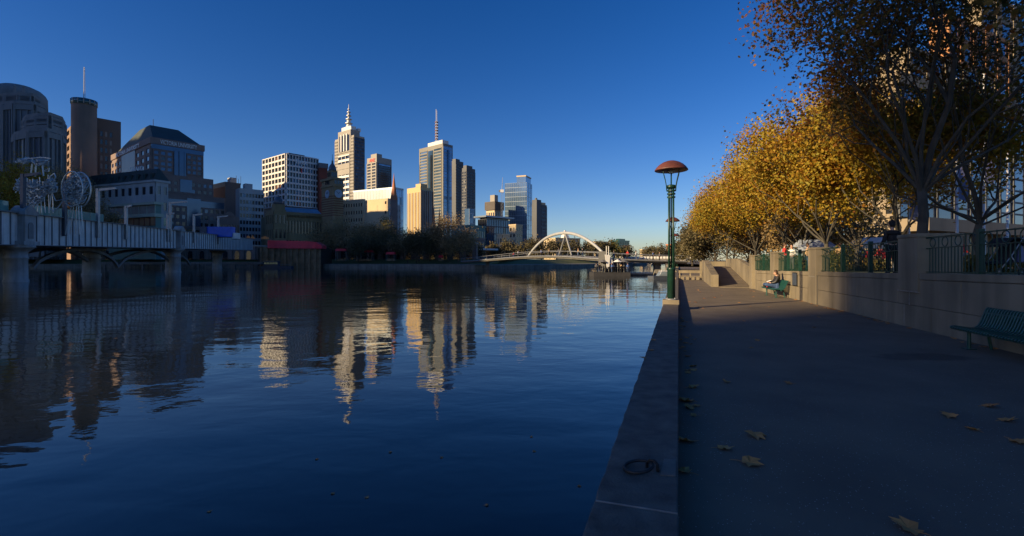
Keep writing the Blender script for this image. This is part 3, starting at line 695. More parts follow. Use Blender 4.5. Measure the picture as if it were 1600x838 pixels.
# --- podium with green lit canopy
b = Bld('pavilion', 'low pavilion with pale green bands below the grey hotel', 'building', 243, 170, 252, 318, 188, 68, seed=5)
b.core('wall', f_copper, z1=b.h-.4)
pav = pm('pale_green_band', (.36,.42,.33), .6, .1, .2)
for z0, z1 in ((b.h-.39, b.h+.6),(b.h-5.2,b.h-3.9)): MB().box(-.8, b.wr+.6, -.6, b.wl+.6, z0, z1).build('band', pav, b.r)
b.grid('L', 6, 1, 0, b.wl, b.h-3.8, b.h-.4, pav, [gl_blind, gl_dark], .06, .02, .2)
b.grid('L', 9, 1, 0, b.wl, b.h-8.5, b.h-5.3, f_red, [f_orange, gl_warm, f_red], .1, .02, .2)

# --- university building
b = Bld('university_building', 'brown and blue glass university building with a hipped dark roof', 'building', 236, 175, 318, 214, 262, 52, seed=6)
b.core('upper_block', f_brick)
zl = b.z(272)
b.grid('R', 3, 4, b.wr*.03, b.wr*.40, zl+2, b.h-6.5, f_brick, [gl_blue, gl_dark], .35, .4, .3)
b.grid('R', 3, 4, b.wr*.66, b.wr*.97, zl+2, b.h-6.5, f_brick, [gl_blue, gl_dark], .35, .4, .3)
for i, (u0, u1) in enumerate(((.42,.50),(.51,.60),(.61,.645))): m = MB(); b.fbox(m,'R',b.wr*u0,b.wr*u1,0,.5+.3*(i==1),zl-3,b.h-5.5); m.build('glass_bay', gl_blue, b.r)
m = MB(); b.fbox(m,'R',0,b.wr,0,.25,b.h-6,b.h-3.6); m.build('glass_band', gl_blue, b.r)
b.grid('L', 3, 5, 0, b.wl*.35, zl-6, b.h-5, f_brick, [gl_dark, gl_blue], .45, .45, .35)
b.grid('L', 3, 5, b.wl*.72, b.wl, zl-6, b.h-5, f_brick, [gl_dark, gl_blue], .45, .45, .35)
m = MB(); b.fbox(m,'L',b.wl*.36,b.wl*.71,0,.3,zl-8,b.h-3); m.build('glass_bay', f_slate2, b.r)
MB().box(-.5, b.wr+.5, -.5, b.wl+.5, b.h-3.4, b.h).build('parapet', f_brick, b.r)
MB().prism([(1,1),(b.wr-1,1),(b.wr-1,b.wl-1),(1,b.wl-1)], b.h+.01, ZT(212, b.Y+42)-b.zb, top=[(b.wr*.22,b.wl*.30),(b.wr*.78,b.wl*.30),(b.wr*.78,b.wl*.55),(b.wr*.22,b.wl*.55)]).build('hip_roof', f_roof, b.r)
MB().tube([(b.wr*.45,b.wl*.5,ZT(213,b.Y+42)-b.zb),(b.wr*.45,b.wl*.5,ZT(194,b.Y+42)-b.zb)], .15, 5).build('mast', iron, b.r)
b.text('R', 'VICTORIA UNIVERSITY', 3.2, signm, b.wr*.16, b.h-3.0, dep=.62, fit=b.wr*.7)
o = b.text('L', 'VICTORIA UNIVERSITY', 3.2, signm, b.wl*.86, b.h-3.0, dep=.62, fit=b.wl*.62)
# mid and lower tiers
for k, (xr, yt, yb, dx, nn_) in enumerate(((329,271,303,4.0,10),(342,302,358,8.5,12))):
    w2 = b.hit(xr, b.dr); zt = b.z(yt); z0 = b.z(yb)
    t = MB().box(-1.0*(k+1)+.5, w2, -dx, b.wl*.3, max(0,z0), zt).build('lower_tier', f_brick, b.r)
    b.grid('R', nn_, 2 if k == 0 else 4, 0, w2, max(1,z0)+1, zt-2.5, f_brick, [gl_dark, gl_blue, gl_blind], .42, .5, .3, ox=-dx)
    m = MB(); b.fbox(m,'R',w2*.42,w2*.62,0,.45,max(1,z0)+2,zt-2,-dx); m.build('glass_bay', gl_blue, b.r)
    if k: m = MB(); b.fbox(m,'R',w2*.02,w2*.98,0,.42,zt-6.5,zt-3,-dx); m.build('glass_band', gl_blue, b.r)

# --- orange end wall block and the office slab in front
b = Bld('side_wall_block', 'block with a sunlit orange end wall beside the university building', 'building', 352, 331, 376, 284, 330, 52, seed=7)
b.core('wall', f_dark); MB().box(-.12, -.002, 0, b.wl, 0, b.h).build('end_wall', f_orange, b.r); MB().box(-.14,-.121,0,b.wl,b.h-3.2,b.h-.02).build('top_band', f_cream, b.r)
for i in range(4): MB().tube([(8+i*1.5,6,b.h),(8+i*1.5,6,b.h+4+2*(i%2))], .12, 5).build('antenna', iron, b.r)
MB().box(b.wr*.5, b.wr*.9, 4, 9, b.h+.01, b.h+4).build('plant_room', f_grey, b.r)
b = Bld('office_slab', 'blue grey office slab of regular windows right of the orange end wall', 'building', 374, 368, 412, 294, 285, 44, seed=8)
b.core('wall', f_grey); b.grid('R', 8, 9, 0, b.wr, 4, b.h-2, f_grey, [gl_dark, gl_blue], .25, .45, .3)
MB().box(b.wr*.3, b.wr*.6, 3, 8, b.h+.01, b.h+3.5).build('plant_room', f_grey, b.r)
# --- arched old warehouses behind the bridge end
b = Bld('arched_warehouse', 'low old stone building with a curved gable behind the blue containers', 'building', 343, 338, 374, 338, 240, 40, seed=9)
b.core('wall', f_brick); b.grid('R', 7, 2, 0, b.wr, 2, b.h-2, f_brick, [gl_dark], .5, .5, .4)
MB().add([(b.wr*(.2+.6*i/8), -.3, b.h+.01+2.6*math.sin(math.pi*i/8)) for i in range(9)] + [(b.wr*(.2+.6*i/8), .5, b.h+.01+2.6*math.sin(math.pi*i/8)) for i in range(9)], [tuple(range(9)), tuple(range(9,18))[::-1]] + [(i,9+i,9+(i+1)%9,(i+1)%9) for i in range(9)]).build('gable', f_brick, b.r)
# --- white grid office block
b = Bld('grid_office_block', 'white office block of deep square window frames, sunlit on one side', 'building', 447, 411.5, 497, 240, 338, 51, seed=10)
b.core('core', f_dark, z1=b.h-1); zz = b.z(322)
b.grid('L', 7, 9, 0, b.wl, zz, b.h, f_white, [gl_dark, gl_dark, gl_warm], .20, .30, .9)
b.grid('R', 11, 9, 0, b.wr, zz, b.h, f_white, [gl_dark, gl_blue], .20, .30, .9)
MB().box(.5, b.wr-.5, .5, b.wl-.5, b.h-.99, b.h+.4).build('roof', f_dark, b.r); MB().box(b.wr*.2,b.wr*.7,6,b.wl*.6,b.h+.41,b.h+2.2).build('plant_room', f_dark, b.r)
b.text('R', 'fivex', 5.0, signm, b.wr*.27, b.h-6.0, dep=1.05, fit=b.wr*.36); m = MB(); b.fbox(m,'R',b.wr*.44,b.wr*.475,.3,.95,b.h-12.2,b.h-9); m.build('red_mark', signr, b.r)
b = Bld('red_brick_block', 'narrow dark red block between the white office and the clock tower', 'building', 499, 494, 512, 262, 352, 40, seed=11)
b.core('wall', f_red); MB().box(-.3,b.wr+.3,-.3,4,b.h+.01,b.h+3.5).build('attic', f_slate2, b.r)

# --- railway station range and clock tower
b = Bld('station_building', 'ochre railway station range with arched windows and a silver roof', 'station', 446, 408, 503, 332, 252, 42, seed=12)
b.core('wall', f_yellow); b.grid('R', 12, 2, 0, b.wr, 2, b.h-2.5, f_yellow, [gl_dark], .4, .35, .5)
MB().box(-.8,b.wr+.8,-.9,.2,b.h-1.2,b.h+.3).build('cornice', f_yellow, b.r)
for i in range(24): MB().box(b.wr*(i+.3)/24, b.wr*(i+.7)/24, -.85, -.2, b.h-2.2, b.h-1.21).build('bracket', f_yellow, b.r)
MB().add([(0,.5,b.h+.31),(b.wr,.5,b.h+.31),(b.wr,7,b.h+3.4),(0,7,b.h+3.4),(0,14,b.h+.31),(b.wr,14,b.h+.31)], [(0,1,2,3),(3,2,5,4),(0,3,4),(1,5,2)]).build('roof', f_zinc, b.r)
b.core('west_pavilion', f_yellow, -6, -.01, -1.5, 12, 0, b.h+1); b.grid('R', 3, 3, -6, -.01, 2, b.h, f_yellow, [gl_dark], .5, .4, .4, ox=-1.5)
b.grid('L', 4, 3, -1.5, 12, 2, b.h, f_yellow, [gl_dark], .5, .4, .4, ox=-6)
dz = b.h+1.01; MB().box(-5.4,-.4,-.6,4.6,dz,dz+3).build('drum', f_yellow, b.r); MB().lathe([(2.5,0),(2.45,1.2),(2.0,2.6),(1.2,3.5),(.3,4.0),(.15,5)], 20, (-2.9,2,dz+3.01)).build('dome', f_slate2, b.r, True)
b = Bld('clock_tower', 'ochre banded clock tower with a small dark dome above the dark trees', 'tower', 521, 502.5, 536.5, 277, 255, 48, seed=13)
b.core('shaft', f_yellow)
bandm = pm('red_band', (.17,.06,.035), .85, .15, .3)
for k in range(9): MB().box(-.06, b.wr+.06, -.06, b.wl+.06, b.z(325)+k*1.25-4, b.z(325)+k*1.25-3.5).build('brick_band', bandm, b.r)
MB().box(-.6,b.wr+.6,-.6,b.wl+.6,b.h-1.2,b.h).build('cornice', f_yellow, b.r); MB().box(-.4,b.wr+.4,-.4,b.wl+.4,b.z(291),b.z(291)+.7).build('string_course', f_yellow, b.r)
clockm = pm('clock_face', (.30,.40,.48), .4, .05, 1)
for face, wd in (('L', b.wl), ('R', b.wr)):
    zz = b.z(302); u = wd/2
    cc = [(u+2.2*math.cos(a), zz+2.2*math.sin(a)) for a in [i*2*math.pi/24 for i in range(24)]]
    vs = ([(-.22, x, z) for x, z in cc] + [(-.02, x, z) for x, z in cc]) if face == 'L' else ([(x,-.22,z) for x,z in cc] + [(x,-.02,z) for x,z in cc])
    cf = MB().add(vs, [tuple(range(24)), tuple(range(24,48))[::-1]] + [(i,24+i,24+(i+1)%24,(i+1)%24) for i in range(24)]).build('clock_face', clockm, b.r)
    for ang, ln in ((.9,1.3),(2.4,1.8)):
        e = (u+ln*math.cos(ang), zz+ln*math.sin(ang)); MB().tube([(-.27,u,zz),(-.27,e[0],e[1])] if face == 'L' else [(u,-.27,zz),(e[0],-.27,e[1])], .10, 4).build('clock_hand', iron, cf)
    for k in range(3): m = MB(); b.fbox(m, face, u-2.2+k*1.6, u-1.0+k*1.6, 0, .1, b.z(287), b.z(281)); m.build('louvre', gl_dark, b.r)
cx, cy = b.wr/2, b.wl/2; s2 = min(b.wr,b.wl)*.34
up = MB().box(cx-s2,cx+s2,cy-s2,cy+s2,b.h+.01,b.z(264)).build('belfry', f_yellow, b.r); zz = b.z(264)
for k in (-.6,0,.6): MB().box(cx-s2-.06,cx-s2,cy+k*s2-.4,cy+k*s2+.4,b.h+1,zz-1).build('opening', gl_dark, up); MB().box(cx+k*s2-.4,cx+k*s2+.4,cy-s2-.06,cy-s2,b.h+1,zz-1).build('opening', gl_dark, up)
MB().lathe([(s2*1.15,0),(s2*1.1,.6),(s2*1.0,1.8),(s2*.7,3),(s2*.35,3.8),(.5,4.3),(.45,5.4),(.15,5.8),(.08,9)], 20, (cx,cy,zz+.01)).build('dome', f_slate2, b.r, True)

# --- tall stone tower with tiered spire
b = Bld('spired_stone_tower', 'tall stone tower with a tiered white spire, sunlit on its left', 'tower', 553, 523.5, 569.5, 211, 800, 52, zb=5, seed=14)
b.core('core', f_stone)
gsky = [gl_sky, gl_dark, gl_blue]
nz = 36
b.grid('L', 3, nz, 0, b.wl*.18, 10, b.h-3, f_stone, [gl_dark], .5, .5, .8, each=False); b.grid('L', 3, nz, b.wl*.82, b.wl, 10, b.h-3, f_stone, [gl_dark], .5, .5, .8, each=False)
b.grid('L', 3, nz//2, b.wl*.2, b.wl*.8, 10, b.h-30, f_white, [gl_dark, gl_sky], .08, .42, 1.6, each=False)
b.grid('R', 10, nz, 0, b.wr, 10, b.h-3, f_dark, [gl_blue, gl_sky, gl_dark], .2, .3, .8, each=False)
for z0 in (b.z(265), b.z(250+6)): m = MB(); b.fbox(m,'L',b.wl*.18,b.wl*.82,0,1.7,z0-6,z0+3); m.build('plain_band', f_stone, b.r)
t = b.z(201)
u1 = MB().box(-1.2, b.wr*.8, b.wl*.14, b.wl*.8, b.h-26, t).build('upper_shaft', f_stone, b.r)
for i in range(4): m = MB(); b.fbox(m,'L',b.wl*(.2+.145*i),b.wl*(.29+.145*i),1.2,1.5,b.h-24,t-8); m.build('glass_slot', gl_dark, u1)
for i in range(3): m = MB(); b.fbox(m,'L',b.wl*(.295+.145*i),b.wl*(.34+.145*i),1.25,2.6,b.h-24,t-6); m.build('white_rib', f_white, u1)
u2 = MB().box(2, b.wr*.6, b.wl*.22, b.wl*.7, t+.01, b.z(194)).build('crown_block', f_white, b.r)
for k in range(2): MB().box(1.2+k*14, 6+k*14, b.wl*.18, b.wl*.3, t+.02, b.z(196)).build('corner_turret', f_white, b.r)
cx, cy = b.wr*.33, b.wl*.45; zz = b.z(194)
spm = MB()
spm.lathe([(5,0),(4.2,3),(3.4,3.2),(3.0,14),(1.8,15),(1.5,26),(.7,27),(.4,b.z(157)-zz)], 8, (cx,cy,zz)); spm.build('spire', f_white, b.r)
for k, (zr, rr_) in enumerate(((6,6.2),(13,5.2),(19,4.2),(25,3.2),(30,2.0))): MB().lathe([(rr_,0),(rr_,.9),(rr_*.4,1.4)], 10, (cx,cy,zz+zr)).build('spire_ring', steel, b.r)

# --- bank tower
b = Bld('notched_office_tower', 'slim grey tower with a stepped top and red sign right of the spired tower', 'tower', 588.5, 573.5, 612, 245, 720, 52, zb=5, seed=15)
b.core('core', f_stone); b.grid('L', 2, 30, 0, b.wl, 8, b.h-8, f_stone, [gl_dark], .3, .45, .8, each=False)
b.grid('R', 1, 40, b.wr*.1, b.wr*.95, 8, b.h-9, f_dark, [gl_dark, gl_sky], .06, .3, .6, each=False)
MB().box(0, b.wr*.35, 0, b.wl*.6, b.h+.01, b.z(240)).build('stepped_top', f_stone, b.r)
b.text('L', 'ANZ', 6.5, signr, b.wl*.72, b.h-6.5, dep=.9)

# --- panel-clad block, cream buildings, cathedral spires
b = Bld('panel_clad_block', 'long block clad in pale upright glass panels behind the cream walls', 'building', 616, 552, 630, 293, 590, 62, zb=3, seed=16)
b.core('core', gl_blue); b.grid('L', 14, 1, 0, b.wl, 10, b.h-1.5, f_zinc, [f_panel, f_panel, gl_sky], .03, .01, .25, pane='glass_panel'); MB().box(-.4,b.wr+.4,-.4,b.wl+.4,b.h-1.4,b.h+.4).build('parapet', f_zinc, b.r)
b.grid('R', 5, 8, 0, b.wr, 10, b.h-1.5, f_zinc, [gl_sky, gl_blue], .05, .08, .25)
b = Bld('cream_window_block', 'cream block with small square windows beside the clock tower', 'building', 567.5, 536, 571, 311, 372, 62, zb=3, seed=17)
b.core('wall', f_cream); b.grid('L', 8, 7, 0, b.wl, 4, b.h-1.5, f_cream, [gl_dark, gl_blind], .55, .55, .3)
b = Bld('blank_cream_block', 'cream block with a blank sunlit wall and stepped grey side', 'building', 606, 569, 627, 310, 352, 58, zb=3, seed=18)
b.core('wall', f_cream, x1=b.wr*.35); b.core('stepped_side', f_grey, b.wr*.351, b.wr, .6, b.wl*.8, 0, b.h-4)
b.grid('R', 6, 7, b.wr*.05, b.wr*.9, 6, b.h-6, f_grey, [gl_dark, gl_blind], .6, .55, .3)
for k in range(3): m = MB(); b.fbox(m,'L',b.wl*.06,b.wl*.12,0,.1,b.h-4-k*7,b.h-2-k*7); m.build('window', gl_dark, b.r)
def spire(px, yt, yb, Y, wpx, label, mat=f_terra, zg=2.2):
    p = P(px, 0, Y); r0 = root('church_spire', (p.x, p.y, zg), R(20), label, 'spire'); w2 = wpx/F*Y/2; zb = ZT(yb, Y)-zg; zt = ZT(yt, Y)-zg
    MB().box(-w2*.9,w2*.9,-w2*.9,w2*.9,0,zb).build('stone_base', f_brick, r0)
    MB().lathe([(w2*1.05,0),(w2*.62,(zt-zb)*.35),(.12,(zt-zb)*.96),(.04,zt-zb+.5)], 8, (0,0,zb+.01)).build('cone', mat, r0)
    for a in range(4): q2 = a*math.pi/2+math.pi/4; MB().lathe([(w2*.16,0),(w2*.16,(zt-zb)*.06),(.03,(zt-zb)*.2)], 6, (w2*.85*math.cos(q2)*1.2,w2*.85*math.sin(q2)*1.2,zb-.01)).build('pinnacle', mat, r0)
spire(615.5, 271, 313, 330, 11, 'tall orange cathedral spire against the panel clad block')
spire(678, 322, 360, 300, 7, 'thinner orange spire below the gold building, left of a pair')
spire(686.5, 326, 360, 302, 6, 'thinner orange spire, right of the pair below the glass tower')
spire(700, 338, 358, 320, 3.5, 'tiny pale stone spire right of the orange pair', f_cream)

# --- gold building
b = Bld('gold_tower', 'gold clad tower with a lower pale wing, sunlit', 'tower', 657, 636, 677, 292, 470, 50, zb=3, seed=19)
b.core('wall', f_gold); MB().box(-.02, b.wr*.5, -.4, b.wl*.35, b.h+.01, b.z(287)).build('stair_head', f_gold, b.r)
for k in range(9): m = MB(); b.fbox(m,'L',b.wl*(k+.25)/9,b.wl*(k+.75)/9,0,.5 if k%2 else .25,4,b.h-5); m.build('cladding_strip', f_gold if k%2 else f_stone, b.r)
b.grid('R', 6, 1, 0, b.wr, 4, b.h-3, f_stone, [gl_warm, f_stone], .4, .02, .5, pane='glass_strip')

# --- glass tower with mast
f_gg = pm('grey_green_stone', (.20,.19,.165), .6, .08, .05)
b = Bld('glass_tower', 'tall grey glass tower with a red and white mast', 'tower', 692, 655, 707.5, 224, 810, 48, zb=5, seed=20)
b.core('core', f_gg); b.grid('L', 1, 34, b.wl*.05, b.wl*.36, 10, b.h-6, f_gg, [gl_sky, gl_blue], .06, .4, .8, each=False); b.grid('L', 1, 34, b.wl*.64, b.wl*.95, 10, b.h-6, f_gg, [gl_sky, gl_blue], .06, .45, .8, each=False)
m = MB(); b.fbox(m,'L',b.wl*.4,b.wl*.60,0,.9,10,b.h-8); m.build('glass_slot', gl_blue, b.r)
m = MB(); b.fbox(m,'L',b.wl*.42,b.wl*.49,.9,1.6,10,b.h-16); m.build('dark_slot', gl_dark, b.r)
b.grid('R', 1, 34, b.wr*.04, b.wr*.96, 10, b.h-4, f_zinc, [gl_sky, gl_sky, gl_blue], .04, .12, .6, each=False)
m = MB(); b.fbox(m,'R',b.wr*.42,b.wr*.62,.5,1.0,10,b.h-10); m.build('dark_slot', gl_blue, b.r)
MB().box(4,b.wr*.8,6,b.wl*.7,b.h+.01,b.z(217)).build('plant_room', f_white, b.r)
cx, cy = b.wr*.30, b.wl*.38; zz = b.z(217); m = MB()
for dx, dy in ((-1.2,-1.2),(1.2,-1.2),(1.2,1.2),(-1.2,1.2)): m.tube([(cx+dx,cy+dy,zz),(cx+dx,cy+dy,b.z(184))], .4, 5)
m.tube([(cx-1,cy,b.z(184)),(cx-1,cy,b.z(165))], .45, 5); m.tube([(cx+1,cy,b.z(184)),(cx+1,cy,b.z(167))], .4, 5)
m.build('mast', whitep, b.r)
for k in range(7): MB().box(cx-2.2,cx+2.2,cy-2.2,cy+2.2,zz+4+k*4.8,zz+5.4+k*4.8).build('mast_collar', rust, b.r)
# --- dark towers beside it
b = Bld('dark_curved_tower', 'plain dark tower touching the right side of the glass tower', 'tower', 712, 706, 724, 251, 720, 52, zb=5, seed=21)
b.core('wall', f_dark); b.grid('R', 6, 30, 0, b.wr, 8, b.h-5, f_dark, [gl_dark], .4, .4, .5, each=False); MB().box(1,b.wr*.6,1,b.wl,b.h+.01,b.h+3).build('plant_room', f_dark, b.r)
b = Bld('dark_stepped_tower', 'dark tower with a rounded shoulder, right of the plain dark tower', 'tower', 729, 722, 742.5, 262, 690, 52, zb=5, seed=22)
b.core('wall', f_dark); b.grid('R', 6, 28, 0, b.wr, 8, b.h-5, f_dark, [gl_dark, gl_blind], .35, .4, .5, each=False); b.grid('L', 3, 28, 0, b.wl, 8, b.h-5, f_dark, [gl_dark, gl_blind], .35, .4, .5, each=False)
MB().box(.5,b.wr*.7,.5,b.wl*.8,b.h+.01,b.h+3.5).build('shoulder', f_dark, b.r)
b = Bld('blue_glass_block', 'small blue glass block at the foot of the dark towers', 'building', 733, 726, 742, 326, 470, 52, zb=3, seed=23)
b.core('core', gl_blue); b.grid('R', 6, 10, 0, b.wr, 2, b.h, f_zinc, [gl_blue, gl_sky], .1, .2, .25)
# --- building works, flat roof block, tall blue tower
b = Bld('scaffolded_tower', 'stepped brown tower wrapped in scaffolding below a crane', 'tower', 773, 760, 785, 315, 520, 50, zb=3, seed=24)
b.core('wall', f_stone, z1=b.z(328)); b.core('wrapped_floors', f_brown2, -1.5, b.wr+1, -1.5, b.wl+1, b.z(327.9), b.h); b.core('top_core', f_stone, 2, b.wr*.6, 2, b.wl*.7, b.h+.01, b.z(304))
b.grid('L', 4, 4, 0, b.wl, 6, b.z(328.5), f_cream, [gl_dark, gl_blind], .4, .4, .4); b.grid('R', 4, 4, 0, b.wr, 6, b.z(328.5), f_stone, [gl_dark], .4, .4, .4)
m = MB()
for k in range(8): zz = b.z(328)+(b.h-b.z(328))*k/8; b.fbox(m,'L',-1.5,b.wl+1,1.5,1.9,zz,zz+.3); b.fbox(m,'R',-1.5,b.wr+1,1.5,1.9,zz,zz+.3)
m.build('scaffold', f_dark, b.r)
p = P(784.5, 0, 522); cr = root('tower_crane', (p.x, p.y, 3), 0, 'thin tower crane mast beside the scaffolded tower', 'crane'); hh = ZT(301,522)-3
m = MB()
for dx, dy in ((-1,-1),(1,-1),(1,1),(-1,1)): m.tube([(dx,dy,0),(dx,dy,hh)], .22, 4)
for k in range(20): m.tube([(-1,-1,hh*k/20),(1,-1,hh*(k+1)/20)], .14, 4)
m.build('mast', steel, cr); MB().box(-1.8,1.8,-1.5,1.5,hh+.01,hh+3).build('cab', whitep, cr); MB().tube([(0,0,hh+3),(.6,0,ZT(277,522)-3)], .4, 5, r1=.15).build('jib', steel, cr); MB().box(-3.5,-1.9,-1,1,hh+.5,hh+2.5).build('counterweight', concrete2, cr)
b = Bld('flat_roofed_block', 'dark glass block under a wide flat overhanging roof', 'building', 760, 747, 797, 342, 335, 44, zb=3, seed=25)
b.core('core', gl_dark); b.grid('R', 10, 5, 0, b.wr, 2, b.h, f_dark, [gl_blue, gl_dark], .12, .14, .25); b.grid('L', 5, 5, 0, b.wl, 2, b.h, f_dark, [gl_dark], .12, .14, .25)
MB().box(-2.5,b.wr+2,-2.5,b.wl+2,b.h+1.0,b.h+2.1).build('flat_roof', f_zinc, b.r); MB().box(1,b.wr-1,1,b.wl-1,b.h+.01,b.h+.99).build('attic', gl_dark, b.r)
b = Bld('blue_glass_tower', 'pale blue mirror glass tower with a raised right half', 'tower', 823, 789, 831, 285, 540, 70, zb=3, seed=26)
b.core('core', gl_sky); b.grid('L', 10, 16, 0, b.wl, 2, b.h, f_zinc, [gl_sky], .05, .07, .25, each=False); b.grid('R', 3, 16, 0, b.wr, 2, b.h, f_zinc, [gl_sky, gl_blue], .06, .08, .25, each=False)
b.core('raised_half', gl_sky, -.4, b.wr-.5, 1, b.wl*.45, b.h+.01, b.z(276)); MB().box(-.8,b.wr-.3,.6,b.wl*.46,b.z(276)+.01,b.z(274)).build('roof_sign_band', f_cream, b.r)
b = Bld('slate_grey_tower', 'slate grey apartment tower with small windows, right of the blue tower', 'tower', 838.5, 831, 854.5, 319, 500, 46, zb=3, seed=27)
b.core('wall', f_dark); b.core('taller_end', f_dark, -.3, b.wr*.42, -.3, b.wl*.9, 0, b.z(312))
b.grid('R', 6, 13, b.wr*.44, b.wr, 4, b.h-2, f_dark, [gl_blue, gl_blind], .35, .4, .35); MB().box(b.wr*.5,b.wr*.9,.5,6,b.h+.01,b.h+2.4).build('plant_room', f_cream, b.r)
MB().box(b.wr*.1,b.wr*.2,2,4,b.z(312)+.01,b.z(309)).build('flue', f_dark, b.r)
# --- smaller sunlit buildings near the arch bridge
for args in (('cream_apartment','small cream apartment block with balconies before the blue tower','building',806,796,816,351,330,50,28,f_cream,3,5),
             ('cream_house','little cream house with a tower right of the flat roofed block','house',785,777,796,366,300,50,29,f_cream,3,2),
             ('sandstone_hall','long low sandstone hall behind the trees under the arch','building',868,850,906,372,420,30,30,f_cream,9,2),
             ('cream_terrace','cream flat topped terrace right of the arch crown','building',930,918,949,378,380,44,31,f_cream,6,2),
             ('green_glass_block','dark green glass block rising right of the arch','building',967,957,983,376,420,42,32,gl_teal,6,6),
             ('pale_cube_house','tiny pale cube house above the far trees','house',1004,1000,1009,390,520,42,33,f_cream,3,2),
             ('orange_brick_block','orange brick block seen through the lamp post','building',1048,1041,1056,382,430,46,34,f_terra,4,5),
             ('white_far_block','white block beyond the lamp, beside the dark trees','building',1074,1066,1084,391,420,46,35,f_white,4,3),
             ('grey_museum','grey green low building left of the cream apartment','building',735,706,758,352,300,58,36,f_copper,8,2),
             ('riverside_hall','brown two tier hall with a wide ledge above the wall by the arch bridge','building',732,716,757,372,215,52,37,f_brick,6,2)):
    nm, lb, ct, xc, xl, xr, yt, Y, a, sd, mt3, nx, nz = args
    b = Bld(nm, lb, ct, xc, xl, xr, yt, Y, a, 2.2, seed=sd); b.core('wall', mt3)
    b.grid('R', nx, nz, 0, b.wr, 1.5, b.h-1, mt3, [gl_dark, gl_blue], .45, .5, .25); b.grid('L', max(2,nx//2), nz, 0, b.wl, 1.5, b.h-1, mt3, [gl_dark, gl_blind], .5, .5, .25)
    MB().box(-.4,b.wr+.4,-.4,b.wl+.4,b.h-.8,b.h+.25).build('parapet', mt3, b.r)
    if nm == 'green_glass_block': b.core('raised_part', gl_teal, 2, b.wr*.7, 1, b.wl*.7, b.h+.26, b.z(373))
    if nm == 'riverside_hall': MB().box(-2,b.wr+5,-4,b.wl+1,4.2,5.0).build('ledge', f_white, b.r)
    if nm == 'sandstone_hall': MB().prism([(b.wr*.35,-1),(b.wr*.55,-1),(b.wr*.55,6),(b.wr*.35,6)], b.h+.26, b.h+7, top=[(b.wr*.43,2),(b.wr*.47,2),(b.wr*.47,3),(b.wr*.43,3)]).build('gable', f_white, b.r)
# --- hotel tower behind the plane trees on the right
b = Bld('riverside_hotel', 'tall beige and glass hotel half hidden behind the big plane tree', 'hotel', 1402, 1325, 1700, 118, 62, 27, zb=.8, seed=40)
f_beige = pm('beige_stone', (.30,.24,.165), .85, .12, .2, streak=.2)
b.core('core', f_beige)
b.grid('R', 14, 9, 0, b.wr, 6.5, b.h-1.2, f_dark, [gl_blue, gl_dark, gl_blue], .10, .12, .3); 
b.grid('L', 4, 9, 0, b.wl, 6.5, b.h-1.2, f_beige, [gl_dark, gl_blue], .5, .5, .4)
for i in range(13): MB().box(b.wr*i/13-.35, b.wr*i/13+.35, -3.2, -2.5, 0, 4.6).build('column', f_beige, b.r)
MB().box(-.6,b.wr+.5,-3.6,-.4,4.61,6.2).build('entablature', f_beige, b.r)
MB().box(-.6,b.wr+.6,-.6,b.wl+.5,b.h-1.1,b.h+.3).build('parapet', f_beige, b.r)
for i in range(12): MB().box(b.wr*(i+.2)/13, b.wr*(i+.8)/13, -.1, -.02, .3, 4.3).build('shopfront', gl_dark, b.r)
for i, (u0, u1, hh, mt3) in enumerate(((.10,.5,6,f_beige),(.30,.62,14,f_orange),(.50,1.0,22,f_beige))):
    t = MB().box(b.wr*u0, b.wr*u1, 2+i, max(4+i, b.wl-.5-i*.2), b.h+.31 + (0 if i == 0 else 0), b.h+hh).build('stepped_storey', mt3, b.r)
    b.grid('R', 5, max(2,int(hh/3.2)), b.wr*u0+.1, b.wr*u1-.1, b.h+.4, b.h+hh, mt3, [gl_blue, gl_dark], .3, .3, .3, ox=2+i)
# --- brick viaduct walls along the railway, behind the trees and the bridge end
def viaduct(pa, Ya, pb, Yb, ztop_, n2, label):
    a, c = P(pa,0,Ya), P(pb,0,Yb); a.z = c.z = 0; e = c-a; Ln = e.length; r0 = root('viaduct_wall', (a.x,a.y,2.2), math.atan2(e.y,e.x), label, 'wall'); h2 = ztop_-2.2
    MB().box(0,Ln,.6,3,0,h2-.6).build('wall_face', f_brick, r0); MB().box(-.2,Ln+.2,-.25,3.2,h2-.59,h2).build('parapet', f_stone, r0)
    for i in range(n2+1): MB().box(Ln*i/n2-.7, Ln*i/n2+.7, -.1, .59, 0, h2-.6).build('pilaster', f_brick, r0)
    for i in range(n2):
        u0, u1 = Ln*i/n2+1.6, Ln*(i+1)/n2-1.6; um = (u0+u1)/2; w3 = (u1-u0)/2; zs = h2*.45
        ar = [(um+w3*math.cos(t), zs+min(w3,h2*.32)*math.sin(t)) for t in [math.pi*k/10 for k in range(11)]] + [(u0,.02),(u1,.02)]
        k2 = len(ar); MB().add([(x,.5,z) for x,z in ar]+[(x,.61,z) for x,z in ar], [tuple(range(k2))[::-1], tuple(range(k2,2*k2))]+[(q,(q+1)%k2,k2+(q+1)%k2,k2+q) for q in range(k2)]).build('arch_opening', gl_dark, r0)
viaduct(496, 236, 742, 205, 9.5, 14, 'dark brick railway viaduct wall behind the north bank trees')
viaduct(120, 214, 415, 216, 8.5, 16, 'dark brick railway viaduct wall seen beneath the girder bridge')
